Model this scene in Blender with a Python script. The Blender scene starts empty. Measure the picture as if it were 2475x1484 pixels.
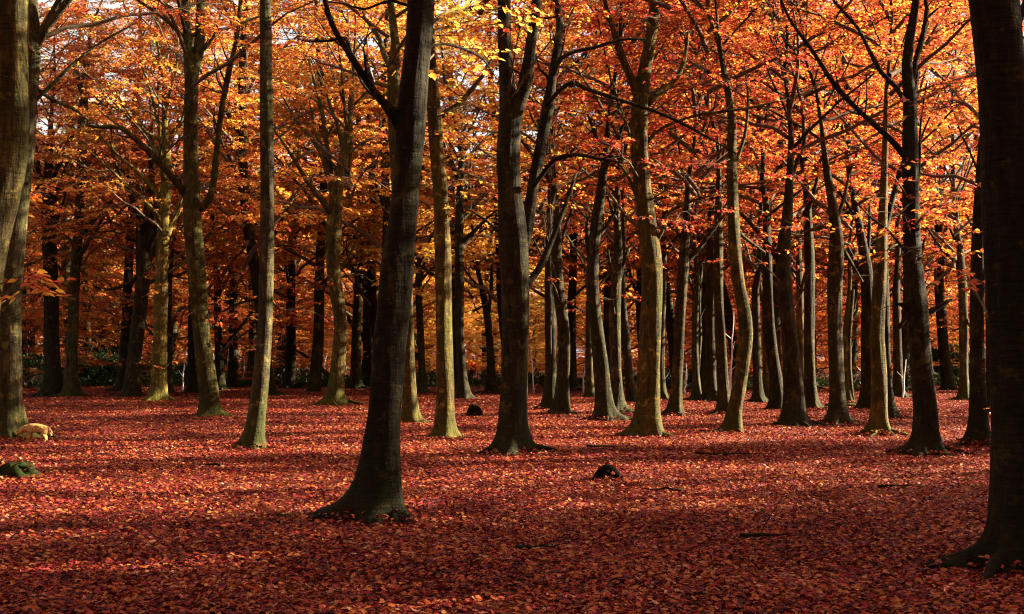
import bpy, math, random
import numpy as np
from mathutils import Vector

PI = math.pi
rad = math.radians
S = bpy.context.scene
C = S.collection
R = random.Random(7)
NP = np.random.default_rng(11)

# ------------------------------------------------------------------ camera
FPX, W, H = 3400.0, 2475.0, 1484.0          # photograph measured on a 2475 x 1484 grid
HOR, CAMZ = 862.0, 1.6
PITCH = math.atan((HOR - H / 2) / FPX)
cam_d = bpy.data.cameras.new('camera')
cam = bpy.data.objects.new('camera', cam_d)
C.objects.link(cam)
cam.location = (0, 0, CAMZ)
cam.rotation_euler = (PI / 2 + PITCH, 0, 0)
cam_d.sensor_width = 36.0
cam_d.lens = 36.0 * FPX / W
cam_d.clip_end = 2000
S.camera = cam

# ------------------------------------------------------------------ sky and sun
SUN_AZ, SUN_EL = rad(73), rad(21)           # azimuth to the right of the viewing direction (+Y)
SUN_STRENGTH, SKY_STRENGTH, EXPOSURE = 5.0, 0.05, 3.35
w = bpy.data.worlds.new('World')
S.world = w
w.use_nodes = True
nt = w.node_tree
bg = nt.nodes['Background']
sky = nt.nodes.new('ShaderNodeTexSky')
sky.sky_type = 'NISHITA'
sky.sun_disc = False
sky.sun_elevation = SUN_EL
sky.sun_rotation = SUN_AZ
sky.air_density = 1.0
sky.dust_density = 2.0
wtc = nt.nodes.new('ShaderNodeTexCoord')
wn = nt.nodes.new('ShaderNodeTexNoise')
wn.inputs['Scale'].default_value = 3.0
wn.inputs['Detail'].default_value = 6
nt.links.new(wtc.outputs['Generated'], wn.inputs['Vector'])
wr = nt.nodes.new('ShaderNodeMapRange')
wr.inputs[1].default_value, wr.inputs[2].default_value = 0.30, 0.50
nt.links.new(wn.outputs[0], wr.inputs[0])
wm = nt.nodes.new('ShaderNodeMix')
wm.data_type = 'RGBA'
nt.links.new(wr.outputs[0], wm.inputs[0])
nt.links.new(sky.outputs[0], wm.inputs[6])
wm.inputs[7].default_value = (2.15, 2.12, 2.08, 1)      # bright thin cloud
nt.links.new(wm.outputs[2], bg.inputs[0])
bg.inputs[1].default_value = SKY_STRENGTH
sd = bpy.data.lights.new('sun', 'SUN')
sd.energy = SUN_STRENGTH
sd.angle = rad(0.5)
sd.color = (1.0, 0.85, 0.62)
sun = bpy.data.objects.new('sun', sd)
C.objects.link(sun)
to_sun = Vector((math.sin(SUN_AZ) * math.cos(SUN_EL), math.cos(SUN_AZ) * math.cos(SUN_EL), math.sin(SUN_EL)))
sun.rotation_euler = to_sun.to_track_quat('Z', 'Y').to_euler()
sun.location = (60, 20, 40)
S.view_settings.view_transform = 'Standard'
S.view_settings.look = 'None'
S.view_settings.gamma = 1
S.view_settings.exposure = EXPOSURE
cy = S.cycles
cy.max_bounces = 5
cy.diffuse_bounces = 2
cy.glossy_bounces = 1
cy.transmission_bounces = 3
cy.use_denoising = True
cy.sample_clamp_indirect = 4.0
cy.pixel_filter_type = 'BLACKMAN_HARRIS'
cy.filter_width = 1.2


# ------------------------------------------------------------------ helpers
def at(px, py, Y):
    """point of the ray through picture point (px, py) at forward distance Y"""
    dx, dy, dz = px - W / 2, FPX, -(py - H / 2)
    c, s = math.cos(PITCH), math.sin(PITCH)
    y, z = dy * c - dz * s, dy * s + dz * c
    k = Y / y
    return np.array([dx * k, Y, CAMZ + z * k])


def ground_at(px, py):
    dx, dy, dz = px - W / 2, FPX, -(py - H / 2)
    c, s = math.cos(PITCH), math.sin(PITCH)
    y, z = dy * c - dz * s, dy * s + dz * c
    k = -CAMZ / z
    return np.array([dx * k, y * k, 0.0])


def mesh_from(name, V, quads, mats, midx=None, tris=None):
    me = bpy.data.meshes.new(name)
    V = np.asarray(V, dtype=np.float32)
    nq = len(quads)
    q = np.asarray(quads, dtype=np.int32).reshape(-1)
    nt_ = 0 if tris is None else len(tris)
    if nt_:
        loops = np.concatenate([q, np.asarray(tris, dtype=np.int32).reshape(-1)])
        starts = np.concatenate([np.arange(nq) * 4, nq * 4 + np.arange(nt_) * 3]).astype(np.int32)
    else:
        loops = q
        starts = (np.arange(nq) * 4).astype(np.int32)
    me.vertices.add(len(V))
    me.vertices.foreach_set('co', V.reshape(-1))
    me.loops.add(len(loops))
    me.loops.foreach_set('vertex_index', loops)
    me.polygons.add(nq + nt_)
    me.polygons.foreach_set('loop_start', starts)
    for m in mats:
        me.materials.append(m)
    if midx is not None:
        me.polygons.foreach_set('material_index', np.asarray(midx, dtype=np.int32))
    me.update(calc_edges=True)
    return me


def obj(name, me, parent=None, loc=(0, 0, 0)):
    o = bpy.data.objects.new(name, me)
    C.objects.link(o)
    o.location = loc
    if parent is not None:
        o.parent = parent
    return o


def tag(o, label, cat, group=None, kind=None):
    if label:
        o['label'] = label
    if cat:
        o['category'] = cat
    if group:
        o['group'] = group
    if kind:
        o['kind'] = kind
    return o


def thing(name, label, cat, loc, group=None):
    return tag(obj(name, None, None, loc), label, cat, group)


class MB:
    """collects tubes and patches into one mesh"""
    def __init__(s):
        s.V, s.Q, s.n = [], [], 0

    def add(s, V, Q):
        s.V.append(np.asarray(V, float))
        s.Q.append(np.asarray(Q, int) + s.n)
        s.n += len(V)

    def tube(s, P, rads, sides=8, fn=None, cap=True):
        P = np.asarray(P, float)
        n = len(P)
        rads = np.asarray(rads, float)
        T = np.gradient(P, axis=0)
        T /= np.linalg.norm(T, axis=1)[:, None] + 1e-9
        ref = np.array([1.0, 0, 0]) if abs(T[0][0]) < 0.8 else np.array([0, 1.0, 0])
        th = np.arange(sides) / sides * 2 * PI
        V = np.zeros((n, sides, 3))
        u = ref - T[0] * ref.dot(T[0])
        for i in range(n):
            u = u - T[i] * u.dot(T[i])
            u /= np.linalg.norm(u) + 1e-9
            v = np.cross(T[i], u)
            r = np.full(sides, rads[i])
            if fn is not None:
                r = fn(i, P[i], th, r)
            V[i] = P[i] + (np.cos(th) * r)[:, None] * u + (np.sin(th) * r)[:, None] * v
        a = np.arange(n - 1)[:, None] * sides
        j = np.arange(sides)[None, :]
        k = (j + 1) % sides
        Q = np.stack([a + j, a + k, a + sides + k, a + sides + j], -1).reshape(-1, 4)
        V = V.reshape(-1, 3)
        if cap:
            c0, c1 = len(V), len(V) + 1
            V = np.vstack([V, P[0], P[-1]])
            jj = np.arange(0, sides, 2)
            kk, ll = (jj + 1) % sides, (jj + 2) % sides
            Q = np.vstack([Q, np.stack([np.full_like(jj, c0), ll, kk, jj], -1),
                           np.stack([np.full_like(jj, c1), (n - 1) * sides + jj, (n - 1) * sides + kk, (n - 1) * sides + ll], -1)])
        s.add(V, Q)

    def mesh(s, name, mats):
        return mesh_from(name, np.vstack(s.V), np.vstack(s.Q), mats)


def spline(pts, step):
    """Catmull-Rom through rows of any width, resampled to about one row per step (in units of the first three columns)"""
    p = np.asarray(pts, float)
    if len(p) < 2:
        return p
    q = np.vstack([2 * p[0] - p[1], p, 2 * p[-1] - p[-2]])
    out = []
    for i in range(1, len(q) - 2):
        n = max(2, int(np.linalg.norm(q[i + 1][:3] - q[i][:3]) / step) + 1)
        for t in np.arange(n) / n:
            a, b, c, d = q[i - 1], q[i], q[i + 1], q[i + 2]
            out.append(0.5 * (2 * b + (c - a) * t + (2 * a - 5 * b + 4 * c - d) * t * t + (3 * b - a - 3 * c + d) * t ** 3))
    out.append(p[-1])
    return np.array(out)


def unit(v):
    return v / (np.linalg.norm(v, axis=-1, keepdims=True) + 1e-9)


def leaf_arrays(P, D, N, L, Wd, fold=0.25, curl=0.0, fine=False):
    """leaf blades: base P, axis D, normal N, length L, half width Wd"""
    n = len(P)
    B = unit(np.cross(N, D))
    N = unit(np.cross(D, B))
    L, Wd = L[:, None], Wd[:, None]
    up = N * Wd * fold
    if not fine:
        V = np.stack([P, P + D * L * 0.5 + B * Wd + up, P + D * L, P + D * L * 0.45 - B * Wd + up], 1)
        Q = np.arange(n)[:, None] * 4 + np.array([0, 1, 2, 3])
        return V.reshape(-1, 3), Q
    cu = N * L * (curl if np.isscalar(curl) else curl[:, None])
    V = np.stack([P, P + D * L * 0.3 + B * Wd + up + cu * .15, P + D * L * 0.7 + B * Wd * .8 + up + cu * .5, P + D * L + cu,
                  P + D * L * 0.7 - B * Wd * .8 + up + cu * .5, P + D * L * 0.3 - B * Wd + up + cu * .15], 1)
    i = np.arange(n)[:, None] * 6
    Q = np.concatenate([i + np.array([0, 1, 2, 3]), i + np.array([0, 3, 4, 5])], 0)
    return V.reshape(-1, 3), Q


# ------------------------------------------------------------------ materials
def mat(name):
    m = bpy.data.materials.new(name)
    m.use_nodes = True
    m.node_tree.nodes.clear()
    return m, m.node_tree


def nd(t, typ, **kw):
    n = t.nodes.new(typ)
    for k, v in kw.items():
        if k.startswith('i_'):
            key = k[2:]
            key = int(key) if key.isdigit() else key.replace('_', ' ')
            n.inputs[key].default_value = v
        else:
            setattr(n, k, v)
    return n


def ramp(t, stops, fac):
    r = nd(t, 'ShaderNodeValToRGB')
    e = r.color_ramp.elements
    while len(e) > len(stops):
        e.remove(e[-1])
    while len(e) < len(stops):
        e.new(0.5)
    for k, (p, c) in zip(e, stops):
        k.position = p
        k.color = (*c, 1)
    t.links.new(fac, r.inputs[0])
    return r.outputs[0]


def mathn(t, op, a, b=0.0):
    n = nd(t, 'ShaderNodeMath', operation=op)
    for i, v in enumerate((a, b)):
        if isinstance(v, (int, float)):
            n.inputs[i].default_value = v
        else:
            t.links.new(v, n.inputs[i])
    return n.outputs[0]


def mixc(t, fac, a, b, blend='MIX'):
    n = nd(t, 'ShaderNodeMix', data_type='RGBA', blend_type=blend)
    for i, v in ((0, fac), (6, a), (7, b)):
        if isinstance(v, (int, float)):
            n.inputs[i].default_value = v
        elif isinstance(v, tuple):
            n.inputs[i].default_value = (*v, 1)
        else:
            t.links.new(v, n.inputs[i])
    return n.outputs[2]


def noise(t, scale, detail=3, vec=None, rough=0.55):
    n = nd(t, 'ShaderNodeTexNoise')
    n.inputs['Scale'].default_value = scale
    n.inputs['Detail'].default_value = detail
    n.inputs['Roughness'].default_value = rough
    if vec is not None:
        t.links.new(vec, n.inputs['Vector'])
    return n.outputs[0]


def scaled(t, src, sc):
    m = nd(t, 'ShaderNodeMapping')
    m.inputs['Scale'].default_value = sc
    t.links.new(src, m.inputs['Vector'])
    return m.outputs[0]


def leaf_material(name, stops, trans=0.45, spec=0.25, use_obj=True, noise_amt=0.5, rand_amt=0.5, rough=0.5):
    m, t = mat(name)
    geo = nd(t, 'ShaderNodeNewGeometry')
    rnd = mathn(t, 'MULTIPLY', mathn(t, 'SUBTRACT', geo.outputs['Random Per Island'], 0.5), rand_amt)
    ns = mathn(t, 'MULTIPLY', mathn(t, 'SUBTRACT', noise(t, 0.55, 2, geo.outputs['Position']), 0.5), noise_amt)
    if use_obj:
        oi = nd(t, 'ShaderNodeObjectInfo')
        sep = nd(t, 'ShaderNodeSeparateColor')
        t.links.new(oi.outputs['Color'], sep.inputs[0])
        base = sep.outputs[0]
    else:
        base = 0.5
    fac = mathn(t, 'ADD', mathn(t, 'ADD', rnd, ns), base)
    col = ramp(t, stops, fac)
    b = nd(t, 'ShaderNodeBsdfPrincipled')
    b.inputs['Roughness'].default_value = rough
    b.inputs['Specular IOR Level'].default_value = spec
    t.links.new(col, b.inputs['Base Color'])
    tr = nd(t, 'ShaderNodeBsdfTranslucent')
    t.links.new(col, tr.inputs[0])
    mx = nd(t, 'ShaderNodeMixShader')
    mx.inputs[0].default_value = trans
    t.links.new(b.outputs[0], mx.inputs[1])
    t.links.new(tr.outputs[0], mx.inputs[2])
    out = nd(t, 'ShaderNodeOutputMaterial')
    t.links.new(mx.outputs[0], out.inputs[0])
    return m


def bark_material(name, dark, mid, pale, moss, tint=True):
    m, t = mat(name)
    tc = nd(t, 'ShaderNodeTexCoord')
    oi = nd(t, 'ShaderNodeObjectInfo')
    off = nd(t, 'ShaderNodeVectorMath', operation='ADD')
    t.links.new(tc.outputs['Object'], off.inputs[0])
    t.links.new(oi.outputs['Location'], off.inputs[1])
    p = off.outputs[0]
    big = noise(t, 2.2, 4, p)
    fine = noise(t, 16, 5, scaled(t, p, (1, 1, 0.22)), 0.65)
    rings = noise(t, 9, 3, scaled(t, p, (0.5, 0.5, 3.0)))
    col = ramp(t, [(0.3, dark), (0.5, mid), (0.72, pale)], mathn(t, 'ADD', mathn(t, 'MULTIPLY', fine, 0.6), mathn(t, 'MULTIPLY', big, 0.4)))
    mfac = nd(t, 'ShaderNodeMapRange')
    mfac.inputs[1].default_value = 0.46
    mfac.inputs[2].default_value = 0.62
    mfac.inputs[4].default_value = 0.85
    t.links.new(noise(t, 1.4, 5, scaled(t, p, (1, 1, 0.5)), 0.65), mfac.inputs[0])
    col = mixc(t, mfac.outputs[0], col, moss)
    # pale crusts of lichen, damp stains, moss thickening towards the ground
    lich = nd(t, 'ShaderNodeMapRange')
    lich.inputs[1].default_value = 0.57
    lich.inputs[2].default_value = 0.63
    lich.inputs[4].default_value = 0.55
    t.links.new(noise(t, 5.5, 6, p, 0.7), lich.inputs[0])
    col = mixc(t, lich.outputs[0], col, (pale[0] * 1.4, pale[1] * 1.4, pale[2] * 1.35))
    stain = nd(t, 'ShaderNodeMapRange')
    stain.inputs[1].default_value = 0.55
    stain.inputs[2].default_value = 0.68
    stain.inputs[4].default_value = 0.8
    t.links.new(noise(t, 2.6, 5, scaled(t, p, (1.6, 1.6, .28)), 0.65), stain.inputs[0])
    col = mixc(t, stain.outputs[0], col, dark)
    sz = nd(t, 'ShaderNodeSeparateXYZ')
    t.links.new(tc.outputs['Object'], sz.inputs[0])
    low = nd(t, 'ShaderNodeMapRange')
    low.inputs[1].default_value = 0.75
    low.inputs[2].default_value = 0.05
    low.inputs[4].default_value = 0.8
    t.links.new(mathn(t, 'ADD', sz.outputs[2], mathn(t, 'MULTIPLY', mathn(t, 'SUBTRACT', big, .5), 1.2)), low.inputs[0])
    col = mixc(t, low.outputs[0], col, moss)
    # dark eyes and lenticels of beech bark
    vo = nd(t, 'ShaderNodeTexVoronoi')
    vo.inputs['Scale'].default_value = 3.2
    t.links.new(scaled(t, p, (1.6, 1.6, 1.0)), vo.inputs['Vector'])
    spot = nd(t, 'ShaderNodeMapRange')
    spot.inputs[1].default_value = 0.10
    spot.inputs[2].default_value = 0.16
    spot.inputs[3].default_value = 0.75
    spot.inputs[4].default_value = 0.0
    t.links.new(vo.outputs['Distance'], spot.inputs[0])
    col = mixc(t, spot.outputs[0], col, (dark[0] * .3, dark[1] * .3, dark[2] * .3))
    if tint:
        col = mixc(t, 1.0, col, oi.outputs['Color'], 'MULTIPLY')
    b = nd(t, 'ShaderNodeBsdfPrincipled')
    b.inputs['Roughness'].default_value = 0.9
    b.inputs['Specular IOR Level'].default_value = 0.12
    t.links.new(col, b.inputs['Base Color'])
    bu = nd(t, 'ShaderNodeBump')
    bu.inputs['Strength'].default_value = 1.0
    bu.inputs['Distance'].default_value = 0.04
    t.links.new(mathn(t, 'ADD', fine, mathn(t, 'MULTIPLY', rings, 0.6)), bu.inputs['Height'])
    t.links.new(bu.outputs[0], b.inputs['Normal'])
    out = nd(t, 'ShaderNodeOutputMaterial')
    t.links.new(b.outputs[0], out.inputs[0])
    return m


def plain(name, col, rough=0.6, metal=0.0, var=0.25, scale=12):
    m, t = mat(name)
    tc = nd(t, 'ShaderNodeTexCoord')
    n = noise(t, scale, 4, tc.outputs['Object'])
    c = ramp(t, [(0.3, tuple(x * (1 - var) for x in col)), (0.7, tuple(min(1, x * (1 + var)) for x in col))], n)
    b = nd(t, 'ShaderNodeBsdfPrincipled')
    b.inputs['Roughness'].default_value = rough
    b.inputs['Metallic'].default_value = metal
    b.inputs['Specular IOR Level'].default_value = 0.4 if rough < .6 else 0.05
    t.links.new(c, b.inputs['Base Color'])
    bu = nd(t, 'ShaderNodeBump')
    bu.inputs['Strength'].default_value = 0.3
    bu.inputs['Distance'].default_value = 0.01
    t.links.new(n, bu.inputs['Height'])
    t.links.new(bu.outputs[0], b.inputs['Normal'])
    out = nd(t, 'ShaderNodeOutputMaterial')
    t.links.new(b.outputs[0], out.inputs[0])
    return m


LEAF = leaf_material('autumn_leaf', [(0.0, (0.2799, 0.0171, 0.0218)), (0.22, (0.4666, 0.0583, 0.0311)), (0.48, (0.5754, 0.1633, 0.0272)), (0.75, (0.6376, 0.3188, 0.0389)), (1.0, (0.6065, 0.4355, 0.0700))],
                     trans=0.64, noise_amt=0.75, rand_amt=0.75)
LITTER = leaf_material('fallen_leaf', [(0.0, (0.0251, 0.0022, 0.0052)), (0.3, (0.1132, 0.0058, 0.0112)), (0.5, (0.2125, 0.0144, 0.0156)), (0.62, (0.2695, 0.0437, 0.0088)), (0.8, (0.2834, 0.0766, 0.0097)), (0.95, (0.3257, 0.1352, 0.0486)), (1.0, (0.3896, 0.1996, 0.1208))],
                       trans=0.12, spec=0.15, use_obj=False, noise_amt=0.7, rand_amt=0.95, rough=0.6)
GREEN = leaf_material('evergreen_leaf', [(0.0, (.010, .022, .008)), (0.5, (.02, .04, .012)), (1.0, (.05, .075, .015))], trans=0.2, spec=0.08, use_obj=False, rough=0.7)
BARK = bark_material('beech_bark', (.005, .004, .0016), (.025, .019, .0075), (.105, .080, .025), (.022, .024, .003))
TWIG = plain('twig_bark', (.075, .055, .035), 0.85)
PALE = plain('pale_sapling_bark', (.45, .42, .38), 0.7)
MOSS = plain('moss', (.012, .017, .004), 0.95, scale=30, var=0.5)
ROTTEN = plain('rotten_wood', (.007, .006, .004), 0.95, scale=20, var=0.5)
CUT = plain('sawn_wood', (.42, .30, .13), 0.8, scale=25, var=0.35)


# ------------------------------------------------------------------ ground
def ground():
    xs = np.concatenate([-np.geomspace(400, 30, 14), np.linspace(-28, 28, 113), np.geomspace(30, 400, 14)])
    ys = np.concatenate([-np.geomspace(300, 10, 10), np.linspace(-8, 90, 197), np.geomspace(92, 600, 16)])
    X, Y = np.meshgrid(xs, ys)
    Z = gz(X, Y)
    V = np.stack([X, Y, Z], -1).reshape(-1, 3)
    nx, ny = len(xs), len(ys)
    i = np.arange(ny - 1)[:, None] * nx + np.arange(nx - 1)[None, :]
    Q = np.stack([i, i + 1, i + nx + 1, i + nx], -1).reshape(-1, 4)
    m, t = mat('leaf_covered_soil')
    geo = nd(t, 'ShaderNodeNewGeometry')
    p = geo.outputs['Position']
    vo = nd(t, 'ShaderNodeTexVoronoi')
    vo.inputs['Scale'].default_value = 24
    vo.inputs['Randomness'].default_value = 1
    t.links.new(p, vo.inputs['Vector'])
    sep = nd(t, 'ShaderNodeSeparateColor')
    t.links.new(vo.outputs['Color'], sep.inputs[0])
    col = ramp(t, [(0.0, (0.0166, 0.0028, 0.0034)), (0.35, (0.0795, 0.0046, 0.0062)), (0.65, (0.1391, 0.0121, 0.0069)), (0.9, (0.1855, 0.0375, 0.0075)), (1.0, (0.2517, 0.0966, 0.0437))], sep.outputs[0])
    soil = nd(t, 'ShaderNodeMapRange')
    soil.inputs[1].default_value = 0.60
    soil.inputs[2].default_value = 0.72
    soil.inputs[4].default_value = 0.8
    t.links.new(noise(t, 1.1, 5, p, 0.65), soil.inputs[0])
    col = mixc(t, soil.outputs[0], col, (.03, .02, .012))
    b = nd(t, 'ShaderNodeBsdfPrincipled')
    b.inputs['Roughness'].default_value = 0.75
    b.inputs['Specular IOR Level'].default_value = 0.15
    t.links.new(col, b.inputs['Base Color'])
    bu = nd(t, 'ShaderNodeBump')
    bu.inputs['Strength'].default_value = 1.0
    bu.inputs['Distance'].default_value = 0.03
    t.links.new(mathn(t, 'ADD', sep.outputs[1], vo.outputs['Distance']), bu.inputs['Height'])
    t.links.new(bu.outputs[0], b.inputs['Normal'])
    out = nd(t, 'ShaderNodeOutputMaterial')
    t.links.new(b.outputs[0], out.inputs[0])
    o = obj('ground', mesh_from('ground', V, Q, [m]))
    tag(o, 'forest floor under fallen copper beech leaves', None, kind='structure')


def gz(x, y):
    return 0.05 * np.sin(x * .35 + 1.2) * np.sin(y * .27 + .5) + 0.03 * np.sin(x * .9 + y * .5) * np.cos(y * .8)


ground()


def litter():
    N = 640000
    th = NP.uniform(-.47, .47, N)
    # radial density falls with distance so that near leaves cover the soil
    d = np.empty(N)
    n0 = int(N * .17)
    d[:n0] = np.sqrt(NP.uniform(3.0 ** 2, 12.0 ** 2, n0))
    u = NP.uniform(0, 1, N - n0)
    d[n0:] = (12 ** .8 + u * (80 ** .8 - 12 ** .8)) ** (1 / .8)
    x, y = np.tan(th) * d, d
    P = np.stack([x, y, gz(x, y) + NP.uniform(.004, .035, N)], 1)
    az = NP.uniform(0, 2 * PI, N)
    ti = NP.normal(0, .22, N)
    D = unit(np.stack([np.cos(az), np.sin(az), ti], 1))
    Nn = unit(np.stack([NP.normal(0, .35, N), NP.normal(0, .35, N), np.ones(N)], 1))
    L = NP.uniform(.032, .064, N) * (1 + np.clip(d - 12, 0, 60) / 110)
    V, Q = leaf_arrays(P - D * L[:, None] / 2, D, Nn, L, L * NP.uniform(.26, .36, N), fold=NP.uniform(-.2, .6, N)[:, None], curl=NP.uniform(-.15, .3, N), fine=True)
    o = obj('leaf_litter', mesh_from('leaf_litter', V, Q, [LITTER]))
    tag(o, 'copper and russet fallen beech leaves carpeting the forest floor', 'leaves', kind='stuff')


litter()

# ------------------------------------------------------------------ foliage


def spray(acc, o, az, slope, length, leaf_len, rng, dens=1.0):
    """a flat beech spray: one twig with side twigs, leaves set alternately and nearly level"""
    d = np.array([math.cos(az) * math.cos(slope), math.sin(az) * math.cos(slope), math.sin(slope)])
    side = np.array([-math.sin(az), math.cos(az), rng.uniform(-.25, .25)])
    nrm = unit(np.cross(d, side))
    ends = [(o, d, length)]
    k = int(length / .28)
    for i in range(1, k):
        s = 1 if i % 2 else -1
        ends.append((o + d * (i * .28), unit(d * .75 + side * s * .75 + np.array([0, 0, rng.uniform(-.15, .1)])), length * (1 - i / k) * .6 + .15))
    for (p, dd, ln) in ends:
        acc['tw'].append((p, p + dd * ln, .004 + .003 * (dd is d)))
        n = max(2, int(ln / .045 * dens))
        tt = rng.uniform(.12, 1.0, n) * ln
        sg = np.where(rng.uniform(size=n) < .5, 1.0, -1.0)
        q = p + dd[None] * tt[:, None] + rng.normal(0, .02, (n, 3))
        ld = unit(dd[None] * .6 + np.cross(nrm, dd)[None] * sg[:, None] * .8 + rng.normal(0, .22, (n, 3)) + np.array([0, 0, -.18]))
        ln_ = unit(nrm[None] * np.sign(nrm[2] + 1e-6) + rng.normal(0, .32, (n, 3)))
        acc['P'].append(q)
        acc['D'].append(ld)
        acc['N'].append(ln_)
        acc['L'].append(rng.uniform(.75, 1.2, n) * leaf_len)


def foliage_mesh(name, acc, mb, fine=False):
    P, D, N, L = (np.concatenate(acc[k]) for k in 'PDNL')
    V, Q = leaf_arrays(P, D, N, L, L * .34, .25, np.full(len(L), -.12), fine)
    # twigs as three-sided prisms
    a = np.array([x[0] for x in acc['tw']])
    b = np.array([x[1] for x in acc['tw']])
    r = np.array([x[2] for x in acc['tw']])[:, None]
    d = unit(b - a)
    u = unit(np.cross(d, np.array([.13, .21, 1.0])))
    v = np.cross(d, u)
    rings = []
    for c_, rr in ((a, r), (b, r * .4)):
        for k in range(3):
            rings.append(c_ + rr * (math.cos(k * 2.094) * u + math.sin(k * 2.094) * v))
    TV = np.stack(rings, 1).reshape(-1, 3)
    i = np.arange(len(a))[:, None] * 6
    TQ = np.concatenate([i + np.array([k, (k + 1) % 3, 3 + (k + 1) % 3, 3 + k]) for k in range(3)], 0)
    Vs, Qs, off = [V, TV], [Q, TQ + len(V)], len(V) + len(TV)
    midx = [np.zeros(len(Q)), np.ones(len(TQ))]
    if mb is not None and mb.n:
        Vs.append(np.vstack(mb.V))
        mq = np.vstack(mb.Q)
        Qs.append(mq + off)
        midx.append(np.ones(len(mq)))
    return mesh_from(name, np.vstack(Vs), np.vstack(Qs), [LEAF, TWIG], np.concatenate(midx))


def new_acc():
    return dict(P=[], D=[], N=[], L=[], tw=[])


CR, CH = 4.6, 11.0


def crown_mesh(name, seed, nl=18, nsub=6, nsp=4, leaf_len=.115, low=True):
    rng = np.random.default_rng(seed)
    acc, mb = new_acc(), MB()
    for k in range(nl):
        f = k / (nl - 1)
        z0 = f * CH * .78
        az = k * 2.4 + rng.uniform(-.4, .4)
        el = rad(rng.uniform(12, 38) + 30 * f)
        ln = CR * (1.08 - .62 * f) * rng.uniform(.8, 1.15)
        pts = []
        p = np.array([0, 0, z0])
        steps = 7
        a2 = az
        for s in range(steps + 1):
            pts.append(p.copy())
            e2 = el + rad(rng.uniform(-12, 14)) - s * .03
            a2 += rng.uniform(-.18, .18)
            p = p + np.array([math.cos(a2) * math.cos(e2), math.sin(a2) * math.cos(e2), math.sin(e2)]) * ln / steps
        pts = np.array(pts)
        mb.tube(pts, np.linspace(.06 * (1.1 - .6 * f), .012, steps + 1), 5, cap=False)
        for j in range(nsub):
            t = .3 + .7 * (j + rng.uniform(0, .8)) / nsub
            i0 = min(int(t * steps), steps - 1)
            q = pts[i0] + (pts[i0 + 1] - pts[i0]) * (t * steps - i0)
            sgn = 1 if j % 2 else -1
            a3 = a2 + sgn * rng.uniform(.5, 1.2)
            e3 = rad(rng.uniform(-14, 28))
            l3 = ln * .42 * (1.15 - t * .6)
            d3 = np.array([math.cos(a3) * math.cos(e3), math.sin(a3) * math.cos(e3), math.sin(e3)])
            mb.tube(np.array([q, q + d3 * l3 * .5 + rng.normal(0, .06, 3), q + d3 * l3]), [.016, .011, .006], 3, cap=False)
            for s in range(nsp):
                o = q + d3 * l3 * (.3 + .7 * s / max(1, nsp - 1))
                spray(acc, o, a3 + (s - 1) * rng.uniform(.2, .8), rad(rng.uniform(-16, 10)), rng.uniform(.7, 1.5), leaf_len, rng)
    return foliage_mesh(name, acc, mb)


CROWNS = [crown_mesh('beech_crown', 100 + i) for i in range(6)]
THIN_CROWNS = [crown_mesh('thin_beech_crown', 300 + i, 16, 6, 2, .125) for i in range(3)]
LIGHT_CROWNS = [crown_mesh('light_beech_crown', 200 + i, 18, 6, 3, .10) for i in range(4)]
print('leaf quads', sum(len(m.polygons) for m in CROWNS))


# ------------------------------------------------------------------ trunks and limbs
def trunk_mesh(P, rads, base_r, seed, flare=1.0, sides=20, lobes=None, knots=6):
    """P: axis points from the ground up (local), base_r: radius above the root flare"""
    rng = np.random.default_rng(seed)
    ph = rng.uniform(0, 6.28, 8)
    if lobes is None:
        n = rng.integers(4, 7)
        lobes = [(2 * PI * (k + rng.uniform(-.25, .25)) / n, rng.uniform(.5, 1.1), rng.uniform(.22, .38)) for k in range(n)]
    kn = [(rng.uniform(0, 6.28), rng.uniform(.8, 7), rng.uniform(.05, .14), rng.uniform(.25, .5)) for _ in range(knots)]

    def fn(i, p, th, r):
        z = max(0.0, p[2])
        out = r * (1 + .05 * np.sin(2 * th + ph[0] + z * .6) + .045 * np.sin(3 * th + ph[1] - z * .9) + .03 * np.sin(5 * th + ph[2] + z * 1.7) + .018 * np.sin(8 * th + ph[5] - z * 2.3)
                   + .02 * np.sin(z * 3.1 + ph[3]) + .015 * np.sin(z * 7.3 + ph[4] + th))
        g = np.zeros_like(th)
        for (a, s, wd) in lobes:
            dd = (th - a + PI) % (2 * PI) - PI
            g += s * np.exp(-(dd / wd) ** 2)
        h = base_r * 1.15
        out = out + base_r * flare * (.30 * math.exp(-z / (h * 1.6)) + g * (1.5 * math.exp(-z / (h * .45)) + .38 * math.exp(-z / (h * 2.0))))
        for (a, zk, s, wd) in kn:
            dd = (th - a + PI) % (2 * PI) - PI
            out += r * s * np.exp(-(dd / wd) ** 2 - ((z - zk) / .11) ** 2)
        return out
    mb = MB()
    mb.tube(P, rads, sides, fn)
    if base_r > .1:
        for (a, s_, wd) in lobes:
            ln = base_r * rng.uniform(2.8, 5.2) * min(1.3, s_ + .25) * flare
            q = np.array([P[2][0], P[2][1], base_r * .75]) + np.array([math.cos(a), math.sin(a), 0]) * base_r * .75
            aa, pts, n = a, [], 9
            for i in range(n):
                f = i / (n - 1)
                pts.append([q[0], q[1], base_r * .66 * (1 - f) ** 2.0 + .012 - .09 * f * f + rng.normal(0, .006)])
                aa += rng.normal(0, .16)
                q = q + np.array([math.cos(aa), math.sin(aa), 0]) * ln / (n - 1)
            mb.tube(np.array(pts), base_r * .34 * s_ ** .5 * np.linspace(1, .18, n) ** 1.1, 9)
    return mb.mesh('trunk', [BARK])


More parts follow.
